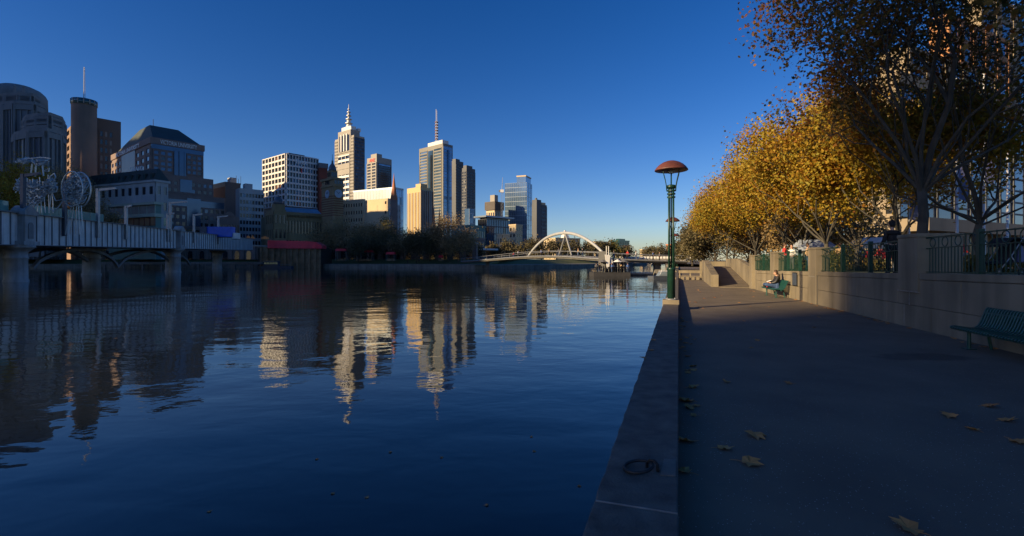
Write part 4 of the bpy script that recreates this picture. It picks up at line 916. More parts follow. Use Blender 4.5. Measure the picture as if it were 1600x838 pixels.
# --- unseen towers up-sun, placed and sized so their shadows cover the near walk, bridge and left skyline
def uc(u, c): return Vector((RAY.x*u + RAY.y*c, RAY.y*u - RAY.x*c, 0))
def shade_tower(u, c0, c1, h, dep, label, sd, zb=2.2):
    c = (c0+c1)/2; p = uc(u, c); r0 = root('office_tower', (p.x,p.y,zb), math.atan2(RAY.y, RAY.x), label, 'tower'); wd = abs(c1-c0)/2
    MB().box(-dep,0,-wd,wd,0,h).build('core', f_dark, r0)
    m = MB()
    for k in range(int(h/3.8)): m.box(-dep-.3,.3,-wd-.3,wd+.3,k*3.8+2.6,k*3.8+3.8)
    m.build('floor_bands', f_grey, r0)
shade_tower(-400, -10.8, 26, 156, 30, 'broad office tower out of view behind the camera to the left', 1, 1)
shade_tower(-300, -232, -84, 112, 20, 'long office block out of view left of the girder bridge', 2)
shade_tower(-450, -262, -140, 188, 30, 'tall office tower out of view left of the girder bridge end', 3)
shade_tower(-420, -381, -262.5, 192.6, 25, 'wide office tower out of view left of the domed tower', 4)
shade_tower(-420, -436.5, -411, 222, 25, 'slender unseen tower added to shade most of the round shaft', 6)  # added blocker: leaves only the left sliver of the round shaft in sun
shade_tower(-480, -352, -263, 235, 25, 'tallest office tower out of view far left of the domed tower', 5)
# ================================================================ trees
LEAF4 = np.array([(0,-.5,0),(.34,.02,.10),(0,.5,.02),(-.34,.02,.10)])
star = []
for i, (a, r0) in enumerate([(-90,.30),(-52,.40),(-35,.28),(-8,.46),(15,.28),(48,.50),(68,.30),(90,.60),(112,.30),(132,.50),(165,.28),(188,.46),(215,.28),(232,.40)]):
    star.append((r0*math.cos(R(a)), r0*math.sin(R(a)), .14*abs(math.cos(R(a)))*r0*2))
STAR = np.array(star)
def leaf_mesh(name, pts, size, mat, rng, shape=LEAF4, up=.35, jit=.35):
    N = len(pts); k = len(shape)
    nrm = rng.normal(size=(N,3)); nrm[:,2] += up*np.sign(rng.random(N)-.2); nrm /= np.linalg.norm(nrm,axis=1)[:,None]
    t = np.cross(nrm, rng.normal(size=(N,3))); t /= np.linalg.norm(t,axis=1)[:,None]; bt = np.cross(nrm, t)
    sz = size * (1 + jit*(rng.random(N)*2-1))
    v = (pts[:,None,:] + sz[:,None,None]*(shape[None,:,0:1]*t[:,None,:] + shape[None,:,1:2]*bt[:,None,:] + shape[None,:,2:3]*nrm[:,None,:])).reshape(-1,3)
    me = bpy.data.meshes.new(name); me.vertices.add(N*k); me.vertices.foreach_set('co', v.astype(np.float32).ravel())
    me.loops.add(N*k); me.loops.foreach_set('vertex_index', np.arange(N*k, dtype=np.int32))
    me.polygons.add(N); me.polygons.foreach_set('loop_start', (np.arange(N)*k).astype(np.int32)); me.polygons.foreach_set('loop_total', np.full(N, k, np.int32))
    me.materials.append(mat); me.update(); me.validate(); return me
def tree(name, label, base, H, Rc, seed, nleaf, lsize, lmat, bmat, tr, th, cat='tree', group=None, sig=.5, depth=3, limbs=6, shape=LEAF4, lean=(0,0), spread=(20,65), squash=1.0, twigs=True, drop=None, bsides=6, cz=.55):
    rr = random.Random(seed); rng = np.random.default_rng(seed)
    r0 = root(name, base, 0, label, cat, group); m = MB(); tips = []
    C = Vector((lean[0], lean[1], th + (H-th)*cz)); rz = (H-th)*.5*1.05
    def env(p):
        q2 = p - C; return (q2.x/Rc)**2 + (q2.y/Rc)**2 + (q2.z/max(.1,rz))**2
    def grow(p, d2, L0, r, dep):
        pts = [p]; rad = [r]; n3 = 3; cur = p; dd = d2.copy()
        for i in range(n3):
            dd = (dd + Vector((rr.gauss(0,.16), rr.gauss(0,.16), rr.gauss(.05,.12)))).normalized()
            nx = cur + dd*L0/n3
            if env(nx) > 1.05 and dep < depth: dd = (dd + (C-nx).normalized()*.5).normalized(); nx = cur + dd*L0/n3*.6
            if env(nx) > 1.12 and len(pts) > 2: break
            cur = nx; pts.append(cur); rad.append(r*(1-.38*(i+1)/n3))
            if dep <= 2: tips.append((pts[-2].copy(), cur.copy(), dep))
        m.tube(pts, rad, bsides if dep > 1 else 4, cap=False)
        if dep > 0:
            for k in range(3 if dep > 1 else 2 + rr.randrange(2)):
                ax = dd.orthogonal().normalized(); ax = Matrix.Rotation(rr.uniform(0,6.28), 3, dd) @ ax
                nd = (Matrix.Rotation(R(rr.uniform(18,48)), 3, ax) @ dd).normalized()
                st = cur if k else cur
                grow(st if k < 2 else pts[2], nd, L0*rr.uniform(.62,.82), rad[-1]*rr.uniform(.62,.85), dep-1)
    # trunk
    tp = [Vector((0,0,-.25)), Vector((rr.gauss(0,.03),rr.gauss(0,.03),th*.3)), Vector((lean[0]*.1+rr.gauss(0,.06),lean[1]*.1+rr.gauss(0,.06),th*.7)), Vector((lean[0]*.2,lean[1]*.2,th))]
    tk = MB(); tk.tube(tp, [tr*1.35,tr*1.05,tr*.95,tr*.86], 10); tk.build('trunk', bmat, r0, True)
    L1 = (H-th)*(.40 if limbs < 9 else .43)
    for k in range(limbs):
        az = 6.283*k/limbs + rr.uniform(-.4,.4); el = R(rr.uniform(*spread)) if k else R(8)
        d2 = Vector((math.sin(el)*math.cos(az), math.sin(el)*math.sin(az), math.cos(el)))
        grow(tp[-1] - Vector((0,0,rr.uniform(0,th*.12))), d2, L1*rr.uniform(.8,1.15), tr*(rr.uniform(.34,.52) if k else .72), depth)
    if twigs: m.build('limbs', bmat, r0, True)
    A = np.array([t[0] for t in tips]); B = np.array([t[1] for t in tips])
    wts = np.array([{0:1.0,1:.6,2:.12}[t[2]] for t in tips]); wts *= rng.uniform(.25,1.6,len(wts)); wts /= wts.sum()
    idx = rng.choice(len(tips), size=nleaf, p=wts); u = rng.random(nleaf)[:,None]
    pts = A[idx]*(1-u) + B[idx]*u + rng.normal(size=(nleaf,3))*sig*np.array([1,1,.8])
    if drop is not None: pts = pts[drop(pts, rng)]
    keep = pts[:,2] > th*.55; pts = pts[keep]
    link('crown', leaf_mesh('crown', pts, lsize, lmat, rng, shape), r0)
    return r0
def kg(x, y):                      # ground height of the terrace under a point
    k = (Vector((x,y,0)) - WO).dot(WD); return max(.80 if k < -21 else 1.10, ztop(k) - .05)
def at(px, Y): return ((px-HX)/F*Y, Y)
# golden plane trees along the terrace
GOLD = [(1404,21.5,8.6,3.3,11,'golden plane tree right behind the standing man'),
        (1291,26.5,9.6,4.0,12,'golden plane tree with a sunlit trunk above the seated reader'),
        (1226,34.5,10.2,4.2,13,'golden plane tree with a straight slender trunk behind the far fence'),
        (1181,44,10.2,4.4,14,'golden plane tree spreading low over the head of the ramp'),
        (1136,58,9.4,4.2,15,'farthest golden plane tree, smallest in the row'),
        (1340,30,10.5,4.0,16,'golden plane tree of the back row, between the two front trunks'),
        (1255,40,11.5,4.6,17,'taller golden plane tree of the back row behind the ramp wall')]
for px, Y, H, Rc, sd, lb in GOLD:
    x, y = at(px, Y)
    tree('plane_tree', lb, (x, y, kg(x,y)), H*1.0, Rc*1.04, sd, 32000, .15, lf_gold, bark, .12, 1.6, group='golden plane trees on the terrace', sig=.48, depth=3, limbs=7)
# big shaded plane tree
x, y = at(1440, 14.2)
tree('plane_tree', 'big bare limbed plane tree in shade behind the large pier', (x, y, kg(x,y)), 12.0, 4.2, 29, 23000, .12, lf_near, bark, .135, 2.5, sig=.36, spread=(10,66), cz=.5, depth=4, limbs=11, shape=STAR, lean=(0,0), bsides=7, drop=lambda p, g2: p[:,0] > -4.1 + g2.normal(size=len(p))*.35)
x, y = at(1532, 16.0)
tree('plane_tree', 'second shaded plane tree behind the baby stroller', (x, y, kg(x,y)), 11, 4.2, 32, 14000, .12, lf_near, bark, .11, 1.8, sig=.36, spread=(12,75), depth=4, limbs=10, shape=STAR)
x, y = 9.6, 5.6
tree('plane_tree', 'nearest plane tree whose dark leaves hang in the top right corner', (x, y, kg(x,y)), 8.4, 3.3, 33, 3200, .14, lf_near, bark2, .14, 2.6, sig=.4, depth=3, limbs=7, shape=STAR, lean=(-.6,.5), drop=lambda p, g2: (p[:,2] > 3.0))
# dimmer trees behind the golden row
for px, Y, H, Rc, sd, lb in ((1262,52,7,4.5,91,'brown tree filling the gap behind the pale blue marquee'),(1312,48,7.5,4.5,92,'brown tree low behind the golden back row'),(1215,60,8,4.6,95,'brown tree behind the far fence')):
    x, y = at(px, Y); tree('park_tree', lb, (x,y,kg(x,y)), H, Rc, sd, 6000, .3, lf_olive, bark, .16, .9, group='brown trees at the back of the park', sig=.7, depth=3, limbs=6, spread=(10,85), cz=.42)
# dark trees beyond the ramp
for px, Y, H, Rc, sd, lb in ((1118,80,9.5,4.5,41,'dark evergreen tree standing tallest beyond the ramp parapet'),(1098,88,8.5,4.3,42,'dark evergreen tree at the water side beyond the lamp'),(1146,92,11,5.0,43,'dark evergreen tree behind the farthest golden tree'),(1170,76,8.5,4,44,'dark evergreen tree half covered by the golden trees'),(1205,70,8,4.2,45,'dark evergreen tree low behind the far fence'),(1082,98,6.0,3.6,46,'lowest dark evergreen tree, leftmost beyond the ramp')):
    x, y = at(px, Y); tree('evergreen_tree', lb, (x,y,.8), H, Rc, sd, 6500, .34, lf_green, bark2, .2, 1.0, group='dark trees beyond the ramp', sig=.75, depth=3, limbs=6, spread=(10,80), cz=.45)
# trees on the north bank
NB = [(545,222,20,10.5,51,lf_olive,'broad dark olive tree in front of the clock tower'),(515,226,17,8.5,52,lf_olive,'olive dark tree right of the red canopy'),(578,219,15,8,53,lf_olive,'dark rounded tree right of the broad olive tree'),
      (610,216,13,7.5,54,lf_green,'dark low tree above the red stalls'),(642,214,14,8,55,lf_olive,'brownish tree below the cathedral spire'),(672,206,13,7,56,lf_olive,'brownish tree below the gold tower'),
      (702,196,17,6.5,57,lf_olive,'tall dark pointed tree by the riverside hall'),(722,190,12,5,58,lf_olive,'reddish olive shrubby tree at the end of the bank'),(602,262,26,6,59,lf_lit,'feathery sunlit tree against the blank cream wall'),(655,196,10,5,60,lf_green,'small dark tree at the quay steps'),(560,206,9,6,61,lf_green,'low dark shrubby tree over the grass bank')]
for px, Y, H, Rc, sd, lm, lb in NB:
    x, y = at(px, Y); tree('bank_tree', lb, (x,y,1.6), H*1.12, Rc*1.1, sd, 5200, .52, lm, bark2, .3, 1.2, group='dark trees on the north bank', sig=1.35, depth=3, limbs=7, spread=(10,85), cz=.45)
# bare autumn trees behind the bridge on the left
LB = [(62,160,24,6.5,71,lf_olive,'thin brown tree behind the oval wire sculpture'),(38,152,24,5.5,72,lf_gold,'orange leaved tree behind the dish headed sculpture'),(88,170,25,7,73,lf_olive,'bare brown tree before the domed tower'),(150,172,20,6,74,lf_olive,'bare brown tree in front of the grey hotel'),(16,140,18,5.5,75,lf_gold,'yellowing tree low behind the leftmost sculpture'),(120,180,24,6.5,79,lf_olive,'bare brown tree before the round shaft'),(290,232,14,7,76,lf_olive,'dark tree in front of the university building'),(318,236,13,6,77,lf_olive,'dark tree beside the curved gable building'),(262,228,12,5,78,lf_green,'dark tree right of the green banded pavilion')]
for px, Y, H, Rc, sd, lm, lb in LB:
    x, y = at(px, Y); tree('street_tree', lb, (x,y,2.2), H if px > 200 else ZT({62:236,38:231,88:238,150:300,16:262,120:250}[px],Y)-2.2, Rc, sd, 8500, .45, lm, bark2, .3, 3.5, group='street trees behind the bridge', sig=.8, depth=3, limbs=7, spread=(10,60))
# trees under and beyond the arch
FT = [(772,235,8,6),(795,240,10,6.5),(820,236,11,7),(846,238,12,7.5),(870,244,12,7.5),(895,246,12,7.5),(918,250,11,7),(940,258,11,6),(957,262,12,6),(978,275,9,6),(1012,330,9,7),(1030,345,12,8),(1044,350,11,8),(1022,380,13,7),(740,215,7,5)]
FW = ['at the cream house','below the cream apartment','at the left foot of the arch','under the left of the arch','under the arch crown','just right of the arch struts','below the cream terrace','at the wedge shaped pier','left of the green glass block','before the green glass block','below the pale cube house','tallest on the far bank','left of the orange brick block','rear one on the far bank','beside the riverside hall']
for i, ((px, Y, H, Rc), wd) in enumerate(zip(FT, FW)):
    x, y = at(px, Y); tree('far_tree', 'far dark green tree ' + wd, (x,y,2.0), H, Rc, 80+i, 1800, .8, lf_lit if i in (8,13) else lf_green, bark2, .3, 1.2, group='far trees around the arch bridge', sig=1.2, depth=2, limbs=6, spread=(10,85), cz=.45, twigs=False)
# ================================================================ arched footbridge, its island, jetty and boats
fb = root('arch_footbridge', (3.9,128,WZ), 0, 'white single arch footbridge with a low curved deck over the river', 'footbridge')
DK = [(-16,176,1.5),(-10.7,163,1.75),(-3,146,2.3),(3.9,128,2.75),(10.5,111,2.85),(15.5,100,2.5),(19,95.5,2.15),(26,95.5,1.85),(33.6,97,1.6)]
def catmull(pts, n=6):
    P4 = [Vector(p) for p in pts]; P4 = [P4[0]*2-P4[1]] + P4 + [P4[-1]*2-P4[-2]]; out = []
    for i in range(1, len(P4)-2):
        for k in range(n):
            t = k/n; a, b2, c, d2 = P4[i-1:i+3]
            out.append(.5*((2*b2) + (c-a)*t + (2*a-5*b2+4*c-d2)*t*t + (3*b2-a-3*c+d2)*t**3))
    return out + [P4[-2]]
dk = catmull(DK); sideN = []
for i, p in enumerate(dk):
    t = (dk[min(i+1,len(dk)-1)] - dk[max(i-1,0)]); t.z = 0; t.normalize(); sideN.append(Vector((-t.y, t.x, 0)))
m = MB(); 
for i in range(len(dk)-1):
    a, b2, na, nb = dk[i], dk[i+1], sideN[i], sideN[i+1]; z = Vector((0,0,1))
    m.hexa([a-na*2.2-z*.55, b2-nb*2.2-z*.55, b2+nb*2.2-z*.55, a+na*2.2-z*.55], [a-na*2.6, b2-nb*2.6, b2+nb*2.6, a+na*2.6])
m.build('deck', concrete2, fb, world=True)
for sg in (-1, 1):
    MB().tube([p + n2*2.5*sg + Vector((0,0,1.05)) for p, n2 in zip(dk, sideN)], .06, 6).build('handrail', steel, fb, world=True)
    MB().tube([p + n2*2.55*sg + Vector((0,0,-.1)) for p, n2 in zip(dk, sideN)], .16, 6).build('edge_beam', steel, fb, world=True)
    m = MB()
    for p, n2 in list(zip(dk, sideN))[::2]: m.tube([p+n2*2.5*sg, p+n2*2.5*sg+Vector((0,0,1.05))], .035, 4)
    m.build('railing_post', steel, fb, world=True)
A0, A1 = P(822.5, 405, 128), P(941, 394, 93.2); ap = P(886, 366, 108); pts = []
for i in range(33):
    u = i/32; x = A0.x+(A1.x-A0.x)*u; y = A0.y+(A1.y-A0.y)*u
    s4 = 4*u*(1-u); zz = A0.z + (A1.z-A0.z)*u + 5.1*(1-abs(2*u-1)**2.15); pts.append((x,y,zz))
arch = MB().tube(pts, [.24+.10*math.sin(math.pi*i/32) for i in range(33)], 14).build('arch', pm('arch_paint', (.40,.41,.42), .3, .08, 1), fb, True, world=True)
top = min((Vector(q9) for q9 in pts), key=lambda v9: abs(HX + v9.x/v9.y*F - 884))
for sx, px, py in ((-1,873,401),(1,893,399)): MB().tube([top + Vector((0,0,-.3)), P(px, py, 111 if sx < 0 else 107)], .2, 8).build('strut', steel, fb, world=True)
# wedge pier
wp0 = [P(934.5,0,92.6), P(945.5,0,91.6), P(947,0,94), P(936.5,0,95)]
MB().prism([(p.x,p.y) for p in wp0], -2.2, ZT(393,92.5), top=[(p.x+.1,p.y) for p in wp0]).build('wedge_pier', pm('dark_pier', (.09,.09,.09), .8, .2, .5), fb, world=True)
sailm = MB(); q0, q1 = P(945.5,398,91), P(953.5,399,91); q2_, q3 = P(948.5,419,91), P(952,417,91)
sailm.hexa([q2_, q3, q3+Vector((0,.4,0)), q2_+Vector((0,.4,0))], [q0, q1, q1+Vector((0,.4,0)), q0+Vector((0,.4,0))]); sailm.build('white_fin', whitep, fb, world=True)
q0, q1, q3 = P(953.8,402,91.2), P(955.2,402,91.2), P(958,412,91.2)
MB().hexa([P(953,413,91.2), q3, q3+Vector((0,.3,0)), P(953,413,91.2)+Vector((0,.3,0))], [q0, q1, q1+Vector((0,.3,0)), q0+Vector((0,.3,0))]).build('white_fin', whitep, fb, world=True)
for px in (947.5, 951): a = P(px,399,91.2); MB().tube([a, a+Vector((0,0,1.7))], .07, 6).build('mast', whitep, fb, world=True)
for x, y in ((-8,160),(28.5,95.6)): MB().box(x-.6,x+.6,y-.6,y+.6,-3,1.3).build('deck_pier', concrete2, fb, world=True)
# island cafe
a, b2 = P(928,0,90.5), P(985,0,90.5)
isl = root('island_cafe', ((a.x+b2.x)/2, 93, WZ), 0, 'dark floating cafe platform crowded with people under the footbridge', 'platform')
w2 = (b2.x-a.x)/2
MB().box(-w2,w2,-2.6,3,-.6,.75).build('platform', pm('dark_hull',(.035,.035,.038),.7,.2,1), isl)
for i in range(18): x = -w2+.1+(2*w2-.2)*i/17; MB().tube([(x,-2.5,.75),(x,-2.5,1.75)], .03, 4).build('railing_post', iron, isl)
MB().tube([(-w2,-2.5,1.75),(w2,-2.5,1.75)], .035, 5).build('handrail', iron, isl)
MB().box(-.5,3.2,.2,2.4,.76,3.0).build('kiosk', navy, isl)
for i, (x, mt) in enumerate(((1.2,whitec),(2.4,greyc),(-1.6,greyc))):
    MB().tube([(x,-1.6,.76),(x,-1.6,2.9)], .04, 5).build('parasol_pole', steel, isl); MB().lathe([(.9,0),(.5,.25),(.04,.5)], 8, (x,-1.6,2.7)).build('parasol', mt, isl)
for i in range(6): x = -w2+.7+i*1.15; MB().lathe([(.32,0),(.32,.04)], 10, (x,-1.2,1.45)).build('table', steel, isl); MB().tube([(x,-1.2,.76),(x,-1.2,1.45)], .03, 5).build('table_leg', steel, isl)
# jetty and launch
a, b2 = P(985,427,97), P(1034,427,97)
jt = root('white_jetty', (a.x, 97, WZ), 0, 'narrow white floating jetty right of the island cafe', 'jetty')
MB().box(0,b2.x-a.x,-.6,.6,.25,.62).build('walkway', whitep, jt)
for i in range(5): x = (b2.x-a.x)*(i+.5)/5; MB().box(x-.6,x+.6,-.5,.5,-.4,.249).build('float', concrete2, jt)
p = P(1031, 437, 77)
bt = root('motor_launch', (p.x, 77, WZ), R(8), 'small grey motor launch moored beside the lamp post', 'boat')
hl = [(-1.9,0),(-1.3,-.72),(1.6,-.8),(1.75,0),(1.6,.8),(-1.3,.72)]
MB().prism(hl, -.25, .55, top=[(x*1.06-.05,y*1.12) for x,y in hl]).build('hull', navy, bt)
MB().prism([(-.4,-.62),(1.4,-.66),(1.4,.66),(-.4,.62)], .551, 1.25, top=[(.1,-.5),(1.3,-.6),(1.3,.6),(.1,.5)]).build('cabin', pm('launch_grey',(.16,.20,.24),.4,.1,1), bt)
MB().hexa([(-.02,-.6,1.26),(1.6,-.66,1.26),(1.6,.66,1.26),(-.02,.6,1.26)],[(.1,-.55,1.34),(1.6,-.62,1.34),(1.6,.62,1.34),(.1,.55,1.34)]).build('roof', whitep, bt)
MB().tube([(-.3,-.55,.6),(.15,-.5,1.5)], .035, 5).build('rail', whitep, bt); MB().tube([(1.5,-.6,.6),(1.7,-.6,1.8)], .035, 5).build('rail', whitep, bt)
# far road bridge
rb = root('road_bridge', (66,262,WZ), 0, 'low pale road bridge of flat arches far down the river', 'bridge')
a, b2 = P(985,0,270), P(1075,0,262); e = (b2-a); e.z = 0; e.normalize(); nn = Vector((-e.y,e.x,0)); Ln = (Vector((b2.x,b2.y,0))-Vector((a.x,a.y,0))).length; a.z = 0
def rbq(u, v, z): return a + e*u + nn*v + Vector((0,0,z))
def rbox(u0,u1,v0,v1,z0,z1,nm,mt): return MB().hexa([rbq(u0,v0,z0),rbq(u1,v0,z0),rbq(u1,v1,z0),rbq(u0,v1,z0)],[rbq(u0,v0,z1),rbq(u1,v0,z1),rbq(u1,v1,z1),rbq(u0,v1,z1)]).build(nm, mt, rb, world=True)
rbox(-6,Ln+6,0,14,2.0,2.7,'deck',concrete2); rbox(-6,Ln+6,-.3,.1,2.71,3.9,'parapet',f_white)
for i in range(24): rbox(-5.5+i*(Ln+11)/24,-5.1+i*(Ln+11)/24,-.42,-.31,2.72,3.95,'baluster_post',f_stone)
for u in (0, Ln*.33, Ln*.66, Ln): rbox(u-1,u+1,.3,13,-3,1.99,'pier',concrete2)
for k in range(3):
    u0, u1 = Ln*k/3+1, Ln*(k+1)/3-1; m = MB()
    for i in range(10):
        f0, f1 = i/10, (i+1)/10; z0, z1 = -.6+2.3*math.sin(math.pi*f0)**.7, -.6+2.3*math.sin(math.pi*f1)**.7
        m.hexa([rbq(u0+(u1-u0)*f0,-.1,z0),rbq(u0+(u1-u0)*f1,-.1,z1),rbq(u0+(u1-u0)*f1,.3,z1),rbq(u0+(u1-u0)*f0,.3,z0)],[rbq(u0+(u1-u0)*f0,-.1,1.99),rbq(u0+(u1-u0)*f1,-.1,1.99),rbq(u0+(u1-u0)*f1,.3,1.99),rbq(u0+(u1-u0)*f0,.3,1.99)])
    m.build('spandrel', f_stone, rb, world=True)
# ---------------------------------------------------------------- wharf with red canopy
def at3(px, Y, z): return Vector(((px-HX)/F*Y, Y, z))
wf = root('timber_wharf', at3(455,199,WZ), 0, 'timber piled wharf wall beneath the long red canopy', 'wharf')
for i in range(30):
    px = 408 + i*3.15; Y = 199 + (.6 if i % 3 else 0); p = at3(px, Y, 0); w2 = .36 + .06*(i % 3)
    MB().box(p.x-w2, p.x+w2, Y-.3, Y+.2, -2.6, ZT(386,Y)).build('pile', timber, wf, world=True)
p0, p1 = at3(404,201,0), at3(503,201,0); MB().box(p0.x,p1.x,200.3,212,-2.6,ZT(388,201)).build('backing', bark2, wf, world=True)
rc = root('red_canopy', at3(458,198.4,ZT(388,199)), 0, 'long bright red canopy on top of the timber wharf', 'canopy')
cp = [(418,375.5,388),(430,376,388),(452,376.5,388.5),(480,377,388.5),(493,378.5,388.5),(503,384,388.8)]
for (xa,ta,ba),(xb,tb,bb) in zip(cp, cp[1:]):
    Y = 198.2; a0, b0, a1, b1 = P(xa,ba,Y), P(xb-.15,bb,Y), P(xa,ta,Y+1), P(xb-.15,tb,Y+1); d0 = Vector((0,5,0))
    MB().hexa([a0,b0,b0+d0,a0+d0],[a1,b1,b1+d0,a1+d0]).build('cover_panel', redp, rc, world=True)
for px in (420,440,460,480): q0 = P(px,388.6,199.5); MB().tube([q0-Vector((0,0,1)), q0+Vector((0,0,1))], .1, 5).build('frame_post', iron, rc, world=True)
# low jetty with posts along the wharf front and under the bridge
jy = root('quay_landing', at3(300,186,WZ), 0, 'low concrete landing on posts running under the bridge', 'landing')
p0, p1 = at3(150,188,0), at3(410,196,0); a0 = Vector((p0.x,188,0)); b0 = Vector((p1.x,196,0)); z1, z0 = ZT(409.5,190), ZT(413.5,190)
MB().hexa([a0+Vector((0,0,z0)),b0+Vector((0,0,z0)),b0+Vector((0,3,z0)),a0+Vector((0,3,z0))],[a0+Vector((0,0,z1)),b0+Vector((0,0,z1)),b0+Vector((0,3,z1)),a0+Vector((0,3,z1))]).build('landing_slab', concrete2, jy, world=True)
for i in range(9): q0 = a0.lerp(b0, (i+.4)/9); MB().box(q0.x-.35,q0.x+.35,q0.y+.2,q0.y+.9,-3,z0-.002).build('post', concrete2, jy, world=True)
p = at3(432,190,WZ); mbt = root('moored_launch', p, R(4), 'dark launch with white trim moored below the red canopy', 'boat')
MB().prism([(-7,0),(-5.5,-1.3),(6,-1.4),(6.4,0),(6,1.4),(-5.5,1.3)], -.3, .8).build('hull', navy, mbt); MB().box(-4.5,1.0,-1.0,1.0,.801,2.6).build('cabin', navy, mbt)
for i in range(5): MB().box(-4.2+i*1.05,-3.4+i*1.05,-1.06,-1.0,1.5,2.2).build('window', gl_teal, mbt)
MB().box(-4.7,1.2,-1.2,1.2,2.61,2.75).build('roof', steel, mbt); MB().tube([(1.4,-1.2,1.5),(5.8,-1.2,1.4)], .05, 5).build('rail', steel, mbt)
for i in range(4): MB().tube([(1.5+i*1.4,-1.2,.8),(1.5+i*1.4,-1.2,1.5)], .04, 5).build('rail_post', steel, mbt)
# red stalls on the grass bank
for px0, px1, py, Y, lb in ((525,543,389,213,'red stall under the dark trees nearest the red canopy'),(554,584,391,212,'long red stall in the middle of the grass bank'),(604,618,394,208,'small red stall below the cathedral spire'),(686,692,401,198,'tiny red stall by the quay end')):
    a0, b0 = P(px0,py+8,Y), P(px1,py,Y); zb = 1.5; st = root('market_stall', ((a0.x+b0.x)/2, Y, zb), 0, lb, 'stall', 'red stalls on the north bank'); w2 = (b0.x-a0.x)/2; hz = max(2.4, b0.z - zb)
    MB().hexa([(-w2,-1.5,hz-1.0),(w2,-1.5,hz-1.0),(w2,1.5,hz-1.0),(-w2,1.5,hz-1.0)],[(-w2*.9,-1,hz),(w2*.9,-1,hz),(w2*.9,1,hz),(-w2*.9,1,hz)]).build('canopy', redp, st)
    for sx in (-1,1):
        for sy in (-1,1): MB().tube([(sx*w2*.92,sy*1.3,0),(sx*w2*.92,sy*1.3,hz-1.0)], .07, 5).build('pole', steel, st)
    MB().box(-w2*.8,w2*.8,-.8,-.3,0,.95).build('counter', timber, st)
# ---------------------------------------------------------------- promenade lamps
def lamp(s, label, t=-.25):
    r0 = root('promenade_lamp', S(s,t,0), math.atan2(PD.y,PD.x), label, 'street lamp', 'dome topped lamps along the quay')
    o = MB().box(-.30,.30,-.28,.30,-.02,.36).build('plinth', concrete, r0); bevel(o, .015)
    MB().lathe([(.215,.361),(.215,.385),(.17,.40)], 20).build('base_plate', steel, r0, True)
    for k in range(4): a = k*math.pi/2+.78; MB().lathe([(.022,.386),(.022,.43)], 6, (.19*math.cos(a),.19*math.sin(a),0)).build('bolt', steel, r0)
    MB().lathe([(.142,.40),(.142,1.45),(.15,1.46),(.15,1.52),(.14,1.53)], 20).build('sleeve', green, r0, True)
    for k in range(4): a = k*math.pi/2+.78; MB().tube([(.105*math.cos(a),.105*math.sin(a),1.4),(.105*math.cos(a),.105*math.sin(a),4.45)], .036, 10).build('tube', green, r0, True)
    MB().tube([(0,0,1.4),(0,0,5.18)], .025, 8).build('core_rod', green, r0, True)
    for z in (4.1,4.22,4.34): MB().lathe([(.148,0),(.148,.05)], 16, (0,0,z)).build('collar', green, r0)
    MB().lathe([(.175,0),(.185,.05),(.185,.1),(.1,.13)], 18, (0,0,4.45)).build('head_collar', green, r0, True)
    for k in range(4):
        a = k*math.pi/2+.78; c, s2 = math.cos(a), math.sin(a)
        MB().tube([(.22*c,.22*s2,4.36),(.24*c,.24*s2,4.55),(.29*c,.29*s2,4.75),(.37*c,.37*s2,4.98),(.40*c,.40*s2,5.10)], .016, 6).build('bracket', green, r0, True)
    prof = [(.585,0),(.595,.012),(.585,.04),(.52,.13),(.42,.225),(.29,.305),(.15,.355),(.02,.37)]
    MB().lathe(prof, 32, (0,0,5.1)).build('dome', rust, r0, True)
    MB().lathe([(.10,0),(.14,.1),(.05,.16)], 12, (0,0,5.0)).build('lamp_bulb', whitep, r0, True)
    return r0
lamp(18.85, 'near green lamp post with a rust red dome on a stone block')
lamp(43.5, 'second lamp along the quay, its small red dome behind the near post', -.46)
lamp(70, 'third lamp along the quay, its dome lower on the same line', -.5)
lamp(112, 'farthest lamp along the quay, its dome just above the far trees')
# mooring ring
p = G(1020, 735, .2); rg = root('mooring_ring', (p.x,p.y,.2), 0, 'iron mooring ring with a staple set in the kerb top', 'ring')
MB().tube([(-.11+.105*math.cos(a)*1.0, .0+.105*math.sin(a), .030+.018*math.cos(a)) for a in [i*2*math.pi/36 for i in range(36)]], .0125, 10, closed=True).build('ring', iron, rg, True)
MB().tube([(-.028,.055,-.03),(-.028,.055,.035),(-.010,.035,.065),(.012,.0,.07),(.03,-.02,.05),(.034,-.025,-.03)], .013, 10).build('staple', iron, rg, True)
